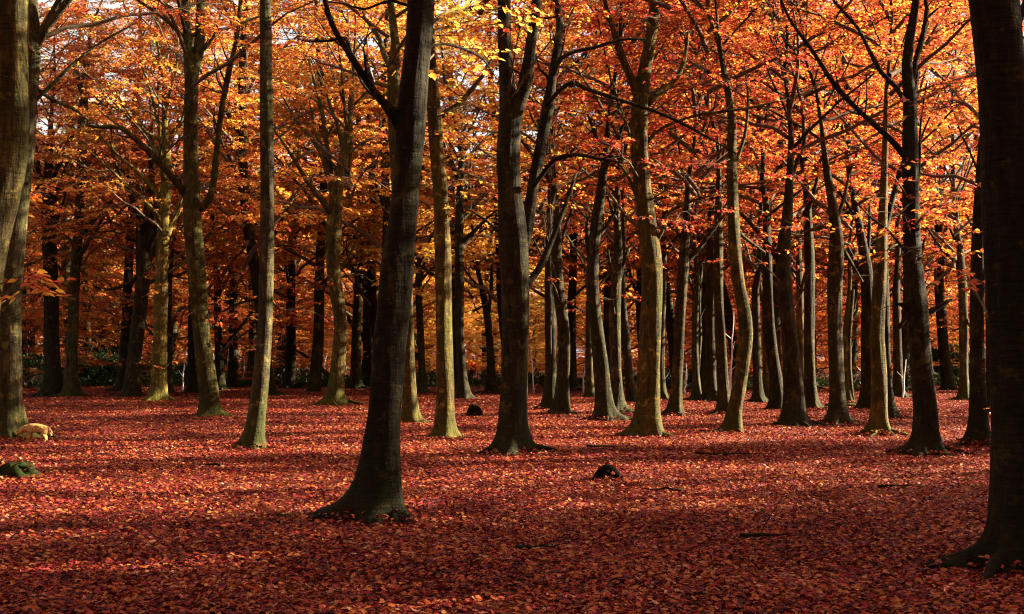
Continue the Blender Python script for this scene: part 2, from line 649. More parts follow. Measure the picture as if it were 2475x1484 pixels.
def limb_mesh(P, rads, seed, twigs=True, sides=8):
    rng = np.random.default_rng(seed)
    ph = rng.uniform(0, 6, 3)
    mb = MB()
    mb.tube(P, rads, sides, lambda i, p, th, r: r * (1 + .08 * np.sin(2 * th + i * .7 + ph[0]) + .06 * np.sin(i * 1.3 + ph[1])))
    if twigs:
        n = len(P)
        T = unit(np.gradient(P, axis=0))
        L = float(np.sum(np.linalg.norm(np.diff(P, axis=0), axis=1)))
        for _ in range(int(2 + L * 1.3)):
            i = int(n * rng.uniform(.3, .97))
            i = min(i, n - 1)
            d = unit(T[i] * .8 + rng.normal(0, .6, 3) + np.array([0, 0, .15]))
            l = rng.uniform(.4, 1.0) * min(1.6, .3 + L * .22)
            r0 = max(.004, rads[i] * .38)
            q = [P[i]]
            for s in range(4):
                d = unit(d + rng.normal(0, .16, 3) + np.array([0, 0, .05]))
                q.append(q[-1] + d * l / 4)
            mb.tube(q, np.linspace(r0, .003, 5), 4, cap=False)
    return mb.mesh('limb', [BARK])


TREES = []
AXIS = []


def bottom_rows(P, rr):
    """denser rows in the root flare and a foot buried in the ground"""
    x0 = P[0]
    zs = np.array([-.25, -.06, .0, .03, .07, .12, .18, .26, .36, .5, .7])
    keep = P[:, 2] > .85
    low = []
    for z in zs:
        k = np.interp(max(z, 0), P[:, 2], np.arange(len(P)))
        i0 = int(min(k, len(P) - 2))
        q = P[i0] + (P[i0 + 1] - P[i0]) * (k - i0)
        low.append([q[0], q[1], z])
    lr = np.interp(np.clip(zs, 0, None), P[:, 2], rr)
    return np.vstack([low, P[keep]]), np.concatenate([lr, rr[keep]])


def tree(label, trunk, limbs=(), crown=(5.0, 4.4, 10.0, .5), tint=(1, 1, 1), height=18.0, flare=1.0, lobes=None, seed=None,
         cat='tree', group='beech trees of the wood', dY=0.0, extra=6, sides=24, base=None):
    """trunk: [(px, py, width px)] from the foot up, measured on the photograph's grid, carried to its real distance and size"""
    seed = len(TREES) + 31 if seed is None else seed
    rng = np.random.default_rng(seed)
    b = ground_at(trunk[0][0], trunk[0][1]) if base is None else np.array(base, float)
    Y0 = b[1]
    rows = []
    n = len(trunk)
    for i, (x, y, wd) in enumerate(trunk):
        f = i / max(1, n - 1)
        Y = Y0 + dY * f
        q = at(x, y, Y) - b
        rows.append([q[0], q[1], q[2], wd * Y / FPX / 2])
    rows[0][2] = 0
    A = spline(rows, .35)
    top = A[-1]
    d = unit(A[-1][:3] - A[-4][:3])
    tail = []
    hh = top[2]
    p, r = top[:3].copy(), top[3]
    r1 = max(r * .8, .02)
    m = int(max(0, (height - hh) / .8))
    for i in range(m):
        d = unit(d * .8 + np.array([0, 0, .25]) + np.append(rng.normal(0, .14, 2), 0))
        p = p + d * .8
        tail.append([*p, r1 * (1 - (i + 1) / (m + .4)) ** 1.5 + .010])
    if tail:
        A = np.vstack([A, tail])
    P, rr = bottom_rows(A[:, :3], A[:, 3])
    br = float(np.interp(.9, A[:, 2], A[:, 3]))
    t = thing('beech_tree', label, cat, b, group)
    o = obj('trunk', trunk_mesh(P, rr, br, seed, flare, sides, lobes), t)
    o.color = (*tint, 1)  # tint also paints light into the bark: sunlit trunks brighter, shaded ones darker
    for k, (pts, dy) in enumerate(limbs):
        q = []
        for i, (x, y, wd) in enumerate(pts):
            f = i / (len(pts) - 1)
            # the foot of the limb starts inside the trunk
            zl = at(x, y, Y0)[2]
            Yt = Y0 + dY * min(1, max(0, zl / max(.1, hh)))
            Y = Yt + dy * f
            v = at(x, y, Y) - b
            q.append([*v, wd * Y / FPX / 2])
        q = spline(q, .25)
        lo = obj('limb', limb_mesh(q[:, :3], q[:, 3], seed * 10 + k), t)
        lo.color = (*tint, 1)
    # upper limbs inside the crown
    for k in range(extra):
        z = crown[0] + crown[2] * (.02 + .5 * k / max(1, extra))
        if z > A[-1][2] - 1:
            continue
        q = np.array([np.interp(z, A[:, 2], A[:, c]) for c in range(3)])
        r0 = float(np.interp(z, A[:, 2], A[:, 3])) * .55
        az = rng.uniform(0, 2 * PI)
        el = rad(rng.uniform(38, 62))
        pts = [q]
        ln = rng.uniform(.7, 1.1) * crown[1]
        for s in range(8):
            el += rad(rng.uniform(-9, 9))
            az += rng.uniform(-.2, .2)
            pts.append(pts[-1] + np.array([math.cos(az) * math.cos(el), math.sin(az) * math.cos(el), math.sin(el)]) * ln / 8)
        lo = obj('limb', limb_mesh(np.array(pts), np.linspace(r0, .01, 9), seed * 10 + 7 + k), t)
        lo.color = (*tint, 1)
    if crown:
        cz, cr, ch, hue = crown[:4]
        ch = ch * (1.3 if Y0 > 36 else 1.1)
        if Y0 < 60:
            cz = max(cz, 4.8)
        c0 = np.array([np.interp(cz + ch * .3, A[:, 2], A[:, c]) for c in range(2)])
        co = obj('crown', (THIN_CROWNS[rng.integers(3)] if 36 < Y0 < 64 and b[0] > -6 else LIGHT_CROWNS[rng.integers(4)] if Y0 < 64 else CROWNS[rng.integers(6)]), t, (c0[0], c0[1], cz))
        co.rotation_euler.z = rng.uniform(0, 6.28)
        co.scale = (cr / CR, cr / CR, ch / CH)
        co.color = (hue, 0, 0, 1)
    TREES.append((b[0], b[1], t))
    AXIS.append(A)
    return t


G_NEAR = 'beech trees of the wood'
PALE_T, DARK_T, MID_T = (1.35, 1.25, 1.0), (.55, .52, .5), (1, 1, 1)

# left side
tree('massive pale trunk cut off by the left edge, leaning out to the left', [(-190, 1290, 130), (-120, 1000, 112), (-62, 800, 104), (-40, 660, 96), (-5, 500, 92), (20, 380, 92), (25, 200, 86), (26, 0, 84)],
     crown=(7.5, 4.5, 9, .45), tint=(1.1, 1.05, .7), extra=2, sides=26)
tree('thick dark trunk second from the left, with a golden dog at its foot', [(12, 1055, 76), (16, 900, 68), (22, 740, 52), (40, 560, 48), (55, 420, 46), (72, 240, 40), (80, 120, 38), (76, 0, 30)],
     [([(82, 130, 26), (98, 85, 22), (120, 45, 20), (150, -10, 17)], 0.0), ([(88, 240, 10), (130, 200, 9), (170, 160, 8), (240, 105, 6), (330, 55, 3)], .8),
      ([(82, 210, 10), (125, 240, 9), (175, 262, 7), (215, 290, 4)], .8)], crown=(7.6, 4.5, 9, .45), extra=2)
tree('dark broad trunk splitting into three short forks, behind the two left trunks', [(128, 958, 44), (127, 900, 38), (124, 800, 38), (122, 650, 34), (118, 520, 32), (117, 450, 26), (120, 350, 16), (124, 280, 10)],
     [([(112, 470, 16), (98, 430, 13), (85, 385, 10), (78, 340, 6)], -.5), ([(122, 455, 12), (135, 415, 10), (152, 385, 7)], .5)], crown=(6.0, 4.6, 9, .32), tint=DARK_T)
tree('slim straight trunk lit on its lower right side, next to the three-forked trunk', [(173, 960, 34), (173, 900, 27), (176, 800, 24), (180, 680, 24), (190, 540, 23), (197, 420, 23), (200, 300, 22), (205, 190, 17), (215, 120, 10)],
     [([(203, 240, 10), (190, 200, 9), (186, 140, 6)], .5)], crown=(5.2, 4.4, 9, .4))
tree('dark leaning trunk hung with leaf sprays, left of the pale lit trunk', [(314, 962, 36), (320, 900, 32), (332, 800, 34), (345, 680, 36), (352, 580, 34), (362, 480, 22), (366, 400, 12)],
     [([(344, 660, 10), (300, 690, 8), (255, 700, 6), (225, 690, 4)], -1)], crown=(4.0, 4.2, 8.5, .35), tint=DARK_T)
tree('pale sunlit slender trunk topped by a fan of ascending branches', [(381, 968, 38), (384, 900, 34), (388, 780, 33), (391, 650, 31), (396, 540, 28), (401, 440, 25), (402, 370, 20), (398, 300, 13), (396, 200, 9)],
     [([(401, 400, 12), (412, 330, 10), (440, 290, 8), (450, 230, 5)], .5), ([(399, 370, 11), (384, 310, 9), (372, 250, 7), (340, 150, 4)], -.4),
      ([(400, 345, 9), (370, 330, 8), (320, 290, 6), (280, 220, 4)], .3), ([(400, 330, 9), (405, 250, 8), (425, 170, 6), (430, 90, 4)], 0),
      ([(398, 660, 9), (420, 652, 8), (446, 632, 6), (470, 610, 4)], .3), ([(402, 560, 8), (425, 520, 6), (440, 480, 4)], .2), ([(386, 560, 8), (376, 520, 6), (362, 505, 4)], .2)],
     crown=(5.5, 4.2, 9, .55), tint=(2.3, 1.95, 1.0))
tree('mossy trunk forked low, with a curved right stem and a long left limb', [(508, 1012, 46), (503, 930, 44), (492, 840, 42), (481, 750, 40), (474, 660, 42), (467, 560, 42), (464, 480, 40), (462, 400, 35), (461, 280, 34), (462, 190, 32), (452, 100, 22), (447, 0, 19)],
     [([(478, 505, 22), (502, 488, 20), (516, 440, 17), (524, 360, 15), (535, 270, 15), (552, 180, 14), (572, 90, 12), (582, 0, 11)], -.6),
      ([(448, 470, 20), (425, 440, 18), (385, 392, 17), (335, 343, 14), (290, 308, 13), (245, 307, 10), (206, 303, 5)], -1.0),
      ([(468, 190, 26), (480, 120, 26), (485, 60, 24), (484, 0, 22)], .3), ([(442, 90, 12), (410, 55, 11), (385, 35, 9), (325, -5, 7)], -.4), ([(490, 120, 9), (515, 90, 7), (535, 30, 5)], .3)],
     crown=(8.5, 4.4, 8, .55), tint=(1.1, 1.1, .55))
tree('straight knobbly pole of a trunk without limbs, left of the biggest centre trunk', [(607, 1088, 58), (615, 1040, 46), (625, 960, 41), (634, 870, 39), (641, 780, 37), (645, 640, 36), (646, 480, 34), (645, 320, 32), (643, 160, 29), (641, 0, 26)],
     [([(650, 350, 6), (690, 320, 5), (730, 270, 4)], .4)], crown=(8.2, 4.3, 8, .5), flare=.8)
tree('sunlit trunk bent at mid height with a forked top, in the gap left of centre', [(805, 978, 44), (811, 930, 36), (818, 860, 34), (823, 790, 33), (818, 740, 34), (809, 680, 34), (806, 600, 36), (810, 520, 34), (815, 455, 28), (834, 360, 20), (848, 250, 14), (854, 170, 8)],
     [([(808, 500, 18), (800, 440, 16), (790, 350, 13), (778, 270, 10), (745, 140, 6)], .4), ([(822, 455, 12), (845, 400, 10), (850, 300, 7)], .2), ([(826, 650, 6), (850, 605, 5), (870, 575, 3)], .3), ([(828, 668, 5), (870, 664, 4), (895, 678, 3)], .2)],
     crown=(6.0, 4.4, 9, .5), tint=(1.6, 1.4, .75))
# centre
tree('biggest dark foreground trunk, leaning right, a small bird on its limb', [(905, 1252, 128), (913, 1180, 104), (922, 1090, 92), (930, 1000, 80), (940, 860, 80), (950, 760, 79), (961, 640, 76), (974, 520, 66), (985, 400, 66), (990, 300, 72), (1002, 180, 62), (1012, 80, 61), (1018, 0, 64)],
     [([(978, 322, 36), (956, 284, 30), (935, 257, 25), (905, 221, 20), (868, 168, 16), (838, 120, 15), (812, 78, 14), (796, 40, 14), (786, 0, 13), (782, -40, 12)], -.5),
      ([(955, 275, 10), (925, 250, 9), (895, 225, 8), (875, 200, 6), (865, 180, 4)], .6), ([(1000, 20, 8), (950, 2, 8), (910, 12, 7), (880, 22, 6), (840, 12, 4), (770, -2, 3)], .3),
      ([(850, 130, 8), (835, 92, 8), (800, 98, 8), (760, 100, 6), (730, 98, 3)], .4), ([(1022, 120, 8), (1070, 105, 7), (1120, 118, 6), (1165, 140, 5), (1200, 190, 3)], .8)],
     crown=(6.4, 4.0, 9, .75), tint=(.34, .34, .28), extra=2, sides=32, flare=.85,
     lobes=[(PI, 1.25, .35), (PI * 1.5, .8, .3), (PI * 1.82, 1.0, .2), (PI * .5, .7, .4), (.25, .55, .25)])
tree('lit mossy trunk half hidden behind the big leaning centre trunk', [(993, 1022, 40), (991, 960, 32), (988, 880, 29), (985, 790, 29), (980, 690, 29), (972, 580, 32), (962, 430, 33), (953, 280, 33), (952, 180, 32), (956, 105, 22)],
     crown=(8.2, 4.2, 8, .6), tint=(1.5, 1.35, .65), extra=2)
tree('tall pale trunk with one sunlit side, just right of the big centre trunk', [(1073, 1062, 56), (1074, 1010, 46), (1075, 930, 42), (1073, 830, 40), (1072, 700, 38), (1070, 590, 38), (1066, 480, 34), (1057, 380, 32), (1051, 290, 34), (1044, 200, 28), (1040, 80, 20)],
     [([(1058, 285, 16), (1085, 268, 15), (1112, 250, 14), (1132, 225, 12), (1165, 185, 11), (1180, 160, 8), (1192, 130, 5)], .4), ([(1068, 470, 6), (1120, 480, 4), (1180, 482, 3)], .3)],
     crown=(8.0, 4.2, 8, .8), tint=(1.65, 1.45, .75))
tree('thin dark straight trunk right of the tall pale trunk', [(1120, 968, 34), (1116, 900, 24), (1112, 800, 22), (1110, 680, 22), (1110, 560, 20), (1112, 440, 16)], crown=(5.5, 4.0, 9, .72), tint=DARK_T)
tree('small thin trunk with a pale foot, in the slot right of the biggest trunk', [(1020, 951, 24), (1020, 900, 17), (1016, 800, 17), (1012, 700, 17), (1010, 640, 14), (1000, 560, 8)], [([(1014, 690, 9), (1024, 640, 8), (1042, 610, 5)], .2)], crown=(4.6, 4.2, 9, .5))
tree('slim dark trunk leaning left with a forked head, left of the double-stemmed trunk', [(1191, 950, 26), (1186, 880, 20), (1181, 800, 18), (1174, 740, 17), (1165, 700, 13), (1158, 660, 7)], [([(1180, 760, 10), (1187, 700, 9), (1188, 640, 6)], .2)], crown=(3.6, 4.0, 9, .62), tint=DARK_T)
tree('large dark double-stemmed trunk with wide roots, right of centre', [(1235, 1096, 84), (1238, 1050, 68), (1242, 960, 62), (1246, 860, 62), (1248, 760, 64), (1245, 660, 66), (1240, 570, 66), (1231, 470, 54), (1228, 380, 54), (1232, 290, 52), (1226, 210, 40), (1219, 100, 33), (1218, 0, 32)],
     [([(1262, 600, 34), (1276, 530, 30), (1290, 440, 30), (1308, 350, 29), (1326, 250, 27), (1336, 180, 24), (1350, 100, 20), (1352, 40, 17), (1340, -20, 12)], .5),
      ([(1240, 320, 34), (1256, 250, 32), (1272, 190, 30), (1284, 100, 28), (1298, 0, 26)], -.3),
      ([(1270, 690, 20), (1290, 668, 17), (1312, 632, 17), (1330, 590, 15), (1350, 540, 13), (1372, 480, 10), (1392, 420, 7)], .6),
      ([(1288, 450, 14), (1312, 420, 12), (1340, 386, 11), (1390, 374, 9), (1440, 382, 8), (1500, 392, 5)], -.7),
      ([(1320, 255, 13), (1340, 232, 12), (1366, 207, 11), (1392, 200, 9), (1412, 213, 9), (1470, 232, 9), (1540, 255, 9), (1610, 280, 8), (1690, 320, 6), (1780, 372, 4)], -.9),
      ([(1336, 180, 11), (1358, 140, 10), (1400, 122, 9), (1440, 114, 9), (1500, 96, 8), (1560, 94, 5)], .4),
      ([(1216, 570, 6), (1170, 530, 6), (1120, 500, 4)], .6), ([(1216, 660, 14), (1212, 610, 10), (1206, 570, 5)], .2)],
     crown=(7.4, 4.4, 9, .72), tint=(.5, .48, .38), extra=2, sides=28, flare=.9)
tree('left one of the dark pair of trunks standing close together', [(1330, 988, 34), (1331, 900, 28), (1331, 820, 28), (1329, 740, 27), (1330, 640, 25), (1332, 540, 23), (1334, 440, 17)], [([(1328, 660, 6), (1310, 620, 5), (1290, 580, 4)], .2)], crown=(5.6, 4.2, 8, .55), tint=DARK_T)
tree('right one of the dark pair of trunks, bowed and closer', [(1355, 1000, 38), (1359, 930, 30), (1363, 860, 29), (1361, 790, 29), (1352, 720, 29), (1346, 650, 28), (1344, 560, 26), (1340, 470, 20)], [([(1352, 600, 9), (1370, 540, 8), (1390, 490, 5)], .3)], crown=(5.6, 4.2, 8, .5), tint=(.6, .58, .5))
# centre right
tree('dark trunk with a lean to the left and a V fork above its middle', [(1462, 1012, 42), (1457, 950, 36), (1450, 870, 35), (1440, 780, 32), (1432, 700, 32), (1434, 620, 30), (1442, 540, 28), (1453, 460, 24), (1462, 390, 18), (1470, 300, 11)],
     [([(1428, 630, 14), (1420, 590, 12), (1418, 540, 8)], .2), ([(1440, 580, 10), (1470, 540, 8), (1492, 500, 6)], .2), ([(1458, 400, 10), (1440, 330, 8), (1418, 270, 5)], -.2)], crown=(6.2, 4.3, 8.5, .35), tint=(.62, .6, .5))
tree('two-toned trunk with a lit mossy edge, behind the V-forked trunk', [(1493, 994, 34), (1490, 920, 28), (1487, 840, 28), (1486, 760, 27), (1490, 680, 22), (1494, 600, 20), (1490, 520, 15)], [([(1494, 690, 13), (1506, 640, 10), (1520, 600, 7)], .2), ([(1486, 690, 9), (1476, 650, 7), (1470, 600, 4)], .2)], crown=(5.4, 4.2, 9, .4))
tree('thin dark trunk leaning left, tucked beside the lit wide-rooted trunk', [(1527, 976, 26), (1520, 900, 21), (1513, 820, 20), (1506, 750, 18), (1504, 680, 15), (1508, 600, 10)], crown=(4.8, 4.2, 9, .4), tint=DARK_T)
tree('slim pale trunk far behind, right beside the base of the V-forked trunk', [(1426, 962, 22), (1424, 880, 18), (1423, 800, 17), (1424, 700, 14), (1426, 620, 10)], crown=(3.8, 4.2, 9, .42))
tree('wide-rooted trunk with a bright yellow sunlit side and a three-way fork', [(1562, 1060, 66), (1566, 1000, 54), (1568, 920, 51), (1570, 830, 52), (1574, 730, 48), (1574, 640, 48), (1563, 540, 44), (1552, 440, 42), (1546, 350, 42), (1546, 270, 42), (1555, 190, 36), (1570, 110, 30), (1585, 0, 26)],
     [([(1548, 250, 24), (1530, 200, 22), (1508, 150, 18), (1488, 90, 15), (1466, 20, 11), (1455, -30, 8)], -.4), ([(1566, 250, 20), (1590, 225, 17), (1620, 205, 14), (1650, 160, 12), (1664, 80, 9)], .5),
      ([(1536, 470, 8), (1520, 430, 8), (1500, 400, 6), (1480, 380, 4)], .4), ([(1548, 420, 9), (1520, 320, 8), (1495, 250, 7), (1480, 190, 5)], .5),
      ([(1580, 590, 9), (1600, 560, 10), (1612, 520, 10), (1640, 500, 8), (1690, 480, 6), (1730, 470, 4)], -.3), ([(1562, 345, 10), (1600, 310, 8), (1680, 280, 7), (1800, 262, 6), (1900, 240, 4)], .8)],
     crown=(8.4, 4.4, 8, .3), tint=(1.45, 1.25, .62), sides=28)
tree('thin dark trunk behind the bright wide-rooted trunk, lit along its right edge', [(1598, 966, 26), (1596, 900, 19), (1598, 800, 18), (1602, 700, 17), (1604, 600, 15), (1606, 500, 10)], crown=(5.2, 4.2, 9, .35))
tree('dark slender trunk curving gently, right of the bright wide-rooted trunk', [(1630, 1003, 36), (1635, 940, 28), (1640, 860, 26), (1643, 780, 25), (1648, 690, 25), (1654, 600, 23), (1660, 520, 17), (1664, 430, 10)],
     [([(1652, 640, 13), (1690, 600, 12), (1720, 560, 10), (1750, 520, 6)], .4), ([(1652, 590, 8), (1636, 560, 7), (1612, 540, 5)], .2)], crown=(6.0, 4.2, 8.5, .3), tint=(.8, .75, .6))
tree('twin thin stems twisting together, right of the gently curving slender trunk', [(1684, 966, 24), (1682, 900, 18), (1680, 820, 16), (1682, 740, 15), (1684, 660, 13), (1680, 580, 8)], [([(1686, 900, 9), (1692, 820, 9), (1690, 740, 8), (1696, 640, 6)], .3), ([(1680, 720, 7), (1668, 680, 6), (1660, 640, 4)], .2)], crown=(4.6, 4.2, 9, .38))
tree('straight dark pole trunk with a swollen foot, left of the two crossing trunks', [(1717, 968, 32), (1718, 900, 25), (1719, 800, 25), (1719, 700, 23), (1719, 600, 21), (1720, 500, 15)], crown=(5.4, 4.3, 9, .35), tint=DARK_T, flare=1.2)
tree('slim trunk leaning left, crossed at its foot by the C-shaped trunk', [(1752, 1000, 32), (1748, 930, 27), (1743, 850, 25), (1738, 760, 24), (1735, 670, 24), (1736, 580, 23), (1736, 500, 17), (1738, 400, 10)], crown=(6.0, 4.2, 8.5, .3), tint=(.9, .85, .6))
tree('C-shaped trunk bowed to the right with a sunlit outer edge', [(1768, 1048, 44), (1775, 1000, 36), (1785, 940, 34), (1796, 870, 34), (1803, 800, 34), (1797, 745, 33), (1786, 690, 31), (1777, 620, 30), (1773, 550, 29), (1770, 470, 27), (1768, 380, 24), (1769, 280, 20), (1752, 180, 15), (1738, 110, 10)],
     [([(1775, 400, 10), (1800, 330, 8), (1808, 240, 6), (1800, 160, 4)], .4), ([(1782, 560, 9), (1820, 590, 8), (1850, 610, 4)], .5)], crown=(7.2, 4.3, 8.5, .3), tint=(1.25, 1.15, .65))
tree('dark straight trunk behind the heavy leaning trunk, right of the C-shaped trunk', [(1882, 992, 40), (1876, 920, 30), (1866, 850, 28), (1858, 780, 27), (1855, 700, 26), (1853, 600, 24), (1852, 500, 16)], crown=(5.6, 4.2, 9, .35), tint=DARK_T)
tree('heavy dark trunk leaning left above its foot, with a long rising left limb', [(1920, 1030, 52), (1920, 960, 46), (1914, 880, 42), (1906, 800, 38), (1898, 720, 36), (1893, 650, 35), (1895, 590, 34), (1903, 520, 26), (1908, 440, 20), (1912, 340, 14), (1905, 250, 9)],
     [([(1888, 640, 16), (1862, 600, 14), (1835, 565, 12), (1800, 525, 8), (1770, 500, 5)], -.5), ([(1908, 450, 10), (1930, 380, 8), (1960, 300, 5)], .4)], crown=(6.2, 4.4, 8.5, .32), tint=(.6, .56, .45))
tree('dark trunk just right of the heavy leaning trunk, lit low along its edge', [(1960, 990, 36), (1957, 920, 29), (1955, 830, 27), (1956, 740, 26), (1957, 650, 25), (1954, 560, 22), (1950, 470, 16)], crown=(5.8, 4.2, 9, .36), tint=(.7, .66, .55))
tree('pale grey trunk far behind, between the heavy leaning trunk and its dark neighbour', [(1937, 958, 24), (1936, 880, 19), (1934, 780, 18), (1932, 680, 17), (1930, 580, 12)], crown=(3.9, 4.2, 9, .42), tint=(1.3, 1.2, 1))
tree('smooth grey-brown trunk with a lit upper right side and flared foot', [(2025, 1024, 46), (2023, 960, 38), (2020, 880, 35), (2018, 790, 34), (2018, 700, 35), (2022, 620, 34), (2021, 560, 29), (2010, 480, 22), (1996, 400, 16), (1985, 300, 10)],
     [([(2018, 545, 10), (2000, 545, 9), (1965, 555, 8), (1925, 560, 5)], -.3), ([(2030, 590, 10), (2060, 640, 8), (2085, 680, 5)], .7), ([(2018, 540, 13), (2040, 480, 10), (2052, 420, 6)], .3)], crown=(6.6, 4.3, 8.5, .4), tint=(.95, .85, .7))
tree('pair of thin pale stems leaning apart over a mossy fallen log', [(2050, 974, 20), (2046, 900, 15), (2043, 820, 13), (2050, 740, 11), (2056, 660, 8)], [([(2062, 975, 12), (2056, 930, 12), (2052, 870, 12), (2054, 800, 10), (2062, 700, 7)], 0)], crown=(4.4, 4.0, 9, .4), tint=(1.2, 1.1, .8))
tree('slender trunk with a long bright sunlit ribbon down its right side', [(2122, 1048, 46), (2125, 980, 38), (2124, 900, 36), (2120, 820, 34), (2123, 730, 32), (2128, 640, 28), (2133, 540, 22), (2137, 440, 17), (2140, 320, 13), (2142, 220, 9)],
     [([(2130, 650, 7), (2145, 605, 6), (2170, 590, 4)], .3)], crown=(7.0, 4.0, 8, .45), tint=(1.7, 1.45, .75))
tree('broad dark trunk hiding behind the sun-ribboned slender trunk', [(2098, 992, 40), (2098, 920, 32), (2098, 830, 32), (2097, 740, 32), (2094, 660, 30), (2084, 590, 24), (2072, 520, 16)], [([(2090, 680, 13), (2072, 640, 11), (2050, 600, 7)], .3), ([(2092, 650, 12), (2100, 580, 10), (2102, 500, 6)], .2)], crown=(5.4, 4.2, 9, .36), tint=DARK_T)
tree('dark trunk with a slanting foot, right of the sun-ribboned slender trunk', [(2152, 1012, 38), (2144, 940, 26), (2140, 860, 24), (2138, 760, 24), (2136, 660, 22), (2138, 560, 16)], crown=(6.0, 4.0, 8.5, .38), tint=DARK_T)
tree('black trunk with two broken stub branches, left of the huge right edge trunk', [(2235, 1096, 70), (2237, 1050, 58), (2235, 980, 54), (2228, 900, 53), (2221, 820, 52), (2215, 745, 58), (2211, 680, 48), (2206, 600, 43), (2203, 500, 42), (2200, 400, 40), (2200, 300, 35), (2198, 220, 30), (2192, 150, 24), (2205, 60, 20), (2215, -10, 16)],
     [([(2206, 750, 26), (2190, 738, 18), (2172, 735, 8)], -.2), ([(2222, 760, 26), (2250, 752, 16), (2275, 738, 13), (2300, 724, 8)], .1),
      ([(2205, 410, 18), (2185, 375, 16), (2150, 335, 15), (2110, 298, 14), (2070, 262, 13), (2030, 220, 12), (2000, 180, 11), (1965, 125, 10), (1935, 85, 9), (1905, 40, 7), (1885, -10, 5)], -.8),
      ([(2196, 260, 14), (2165, 210, 13), (2130, 175, 12), (2100, 120, 10), (2075, 70, 9), (2040, 30, 8), (2010, -5, 6)], .5),
      ([(2202, 200, 17), (2215, 140, 15), (2232, 80, 14), (2240, 20, 11), (2232, -20, 8)], .2), ([(2215, 470, 8), (2222, 400, 7), (2225, 300, 6), (2240, 200, 4)], .3), ([(2196, 620, 7), (2150, 560, 7), (2110, 530, 5), (2060, 480, 3)], .4)],
     crown=(7.8, 4.4, 8.5, .45), tint=(.42, .38, .3), sides=26)
tree('black trunk standing just left of the huge right edge trunk', [(2365, 1074, 50), (2364, 1000, 40), (2362, 920, 36), (2361, 830, 34), (2361, 740, 34), (2364, 640, 36), (2366, 560, 34), (2370, 450, 28)], crown=(7.4, 4.2, 8.5, .42), tint=(.45, .42, .35))
tree('dim trunk squeezed between the black trunk and the huge right edge trunk', [(2398, 1004, 30), (2396, 900, 24), (2394, 800, 23), (2393, 700, 22), (2392, 600, 20)], crown=(6.0, 4.2, 8.5, .42), tint=DARK_T)
tree('far grey trunk in the gap between the stub-branched trunk and the black one', [(2332, 968, 26), (2330, 900, 22), (2329, 800, 21), (2326, 700, 20), (2320, 600, 16)], [([(2332, 760, 8), (2345, 790, 6), (2358, 810, 4)], -.4)], crown=(4.6, 4.4, 9, .4))
tree('huge black trunk filling the right edge, with spreading mossy roots', [(2478, 1370, 150), (2478, 1300, 140), (2474, 1200, 134), (2468, 1050, 134), (2458, 800, 132), (2448, 560, 134), (2440, 400, 130), (2424, 200, 122), (2402, 0, 122)],
     crown=(6.5, 4.4, 9, .45), tint=(.32, .30, .22), extra=1, sides=32, flare=.8, lobes=[(PI, 1.5, .22), (PI * 1.25, 1.0, .25), (PI * 1.5, .9, .3), (PI * .5, .8, .3), (0, .8, .3), (PI * .8, .6, .2)])
# recognisable trunks further back
back = [
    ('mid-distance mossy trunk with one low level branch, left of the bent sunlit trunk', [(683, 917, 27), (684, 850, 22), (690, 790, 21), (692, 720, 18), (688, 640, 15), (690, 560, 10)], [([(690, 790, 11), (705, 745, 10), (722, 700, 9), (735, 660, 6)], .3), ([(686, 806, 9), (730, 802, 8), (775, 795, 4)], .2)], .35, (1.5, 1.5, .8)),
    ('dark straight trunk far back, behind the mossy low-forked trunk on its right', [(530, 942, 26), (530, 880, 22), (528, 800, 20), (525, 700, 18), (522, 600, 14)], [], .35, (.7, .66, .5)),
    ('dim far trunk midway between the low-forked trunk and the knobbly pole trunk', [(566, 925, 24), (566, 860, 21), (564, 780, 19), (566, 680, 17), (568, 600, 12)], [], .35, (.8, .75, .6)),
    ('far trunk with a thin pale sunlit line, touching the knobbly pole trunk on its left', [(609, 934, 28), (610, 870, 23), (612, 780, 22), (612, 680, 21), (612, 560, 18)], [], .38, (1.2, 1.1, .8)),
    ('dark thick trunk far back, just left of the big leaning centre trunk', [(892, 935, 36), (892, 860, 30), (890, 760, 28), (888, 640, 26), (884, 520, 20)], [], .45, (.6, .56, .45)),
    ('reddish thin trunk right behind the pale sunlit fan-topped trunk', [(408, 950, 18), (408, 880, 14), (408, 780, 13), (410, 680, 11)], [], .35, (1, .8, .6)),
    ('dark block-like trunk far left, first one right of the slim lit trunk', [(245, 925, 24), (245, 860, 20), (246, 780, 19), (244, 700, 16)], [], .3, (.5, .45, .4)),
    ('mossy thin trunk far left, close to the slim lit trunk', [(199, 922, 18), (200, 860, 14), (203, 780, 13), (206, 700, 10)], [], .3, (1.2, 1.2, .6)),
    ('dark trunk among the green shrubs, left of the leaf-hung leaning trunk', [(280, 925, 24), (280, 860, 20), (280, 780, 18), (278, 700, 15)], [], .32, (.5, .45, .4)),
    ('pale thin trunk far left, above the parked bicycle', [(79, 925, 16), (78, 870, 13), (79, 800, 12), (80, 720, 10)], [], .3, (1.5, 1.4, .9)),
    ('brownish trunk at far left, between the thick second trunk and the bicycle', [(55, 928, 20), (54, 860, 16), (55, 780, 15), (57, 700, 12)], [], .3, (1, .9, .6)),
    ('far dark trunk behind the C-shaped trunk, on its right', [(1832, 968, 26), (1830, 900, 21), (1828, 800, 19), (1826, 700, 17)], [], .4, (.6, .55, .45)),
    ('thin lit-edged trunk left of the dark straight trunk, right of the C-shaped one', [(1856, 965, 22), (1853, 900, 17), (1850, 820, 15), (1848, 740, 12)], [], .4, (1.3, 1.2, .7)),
    ('far trunk partly hidden by the black stub-branched trunk, on its left', [(2172, 962, 28), (2170, 900, 22), (2168, 800, 21), (2166, 700, 18)], [], .4, (.6, .55, .45)),
]
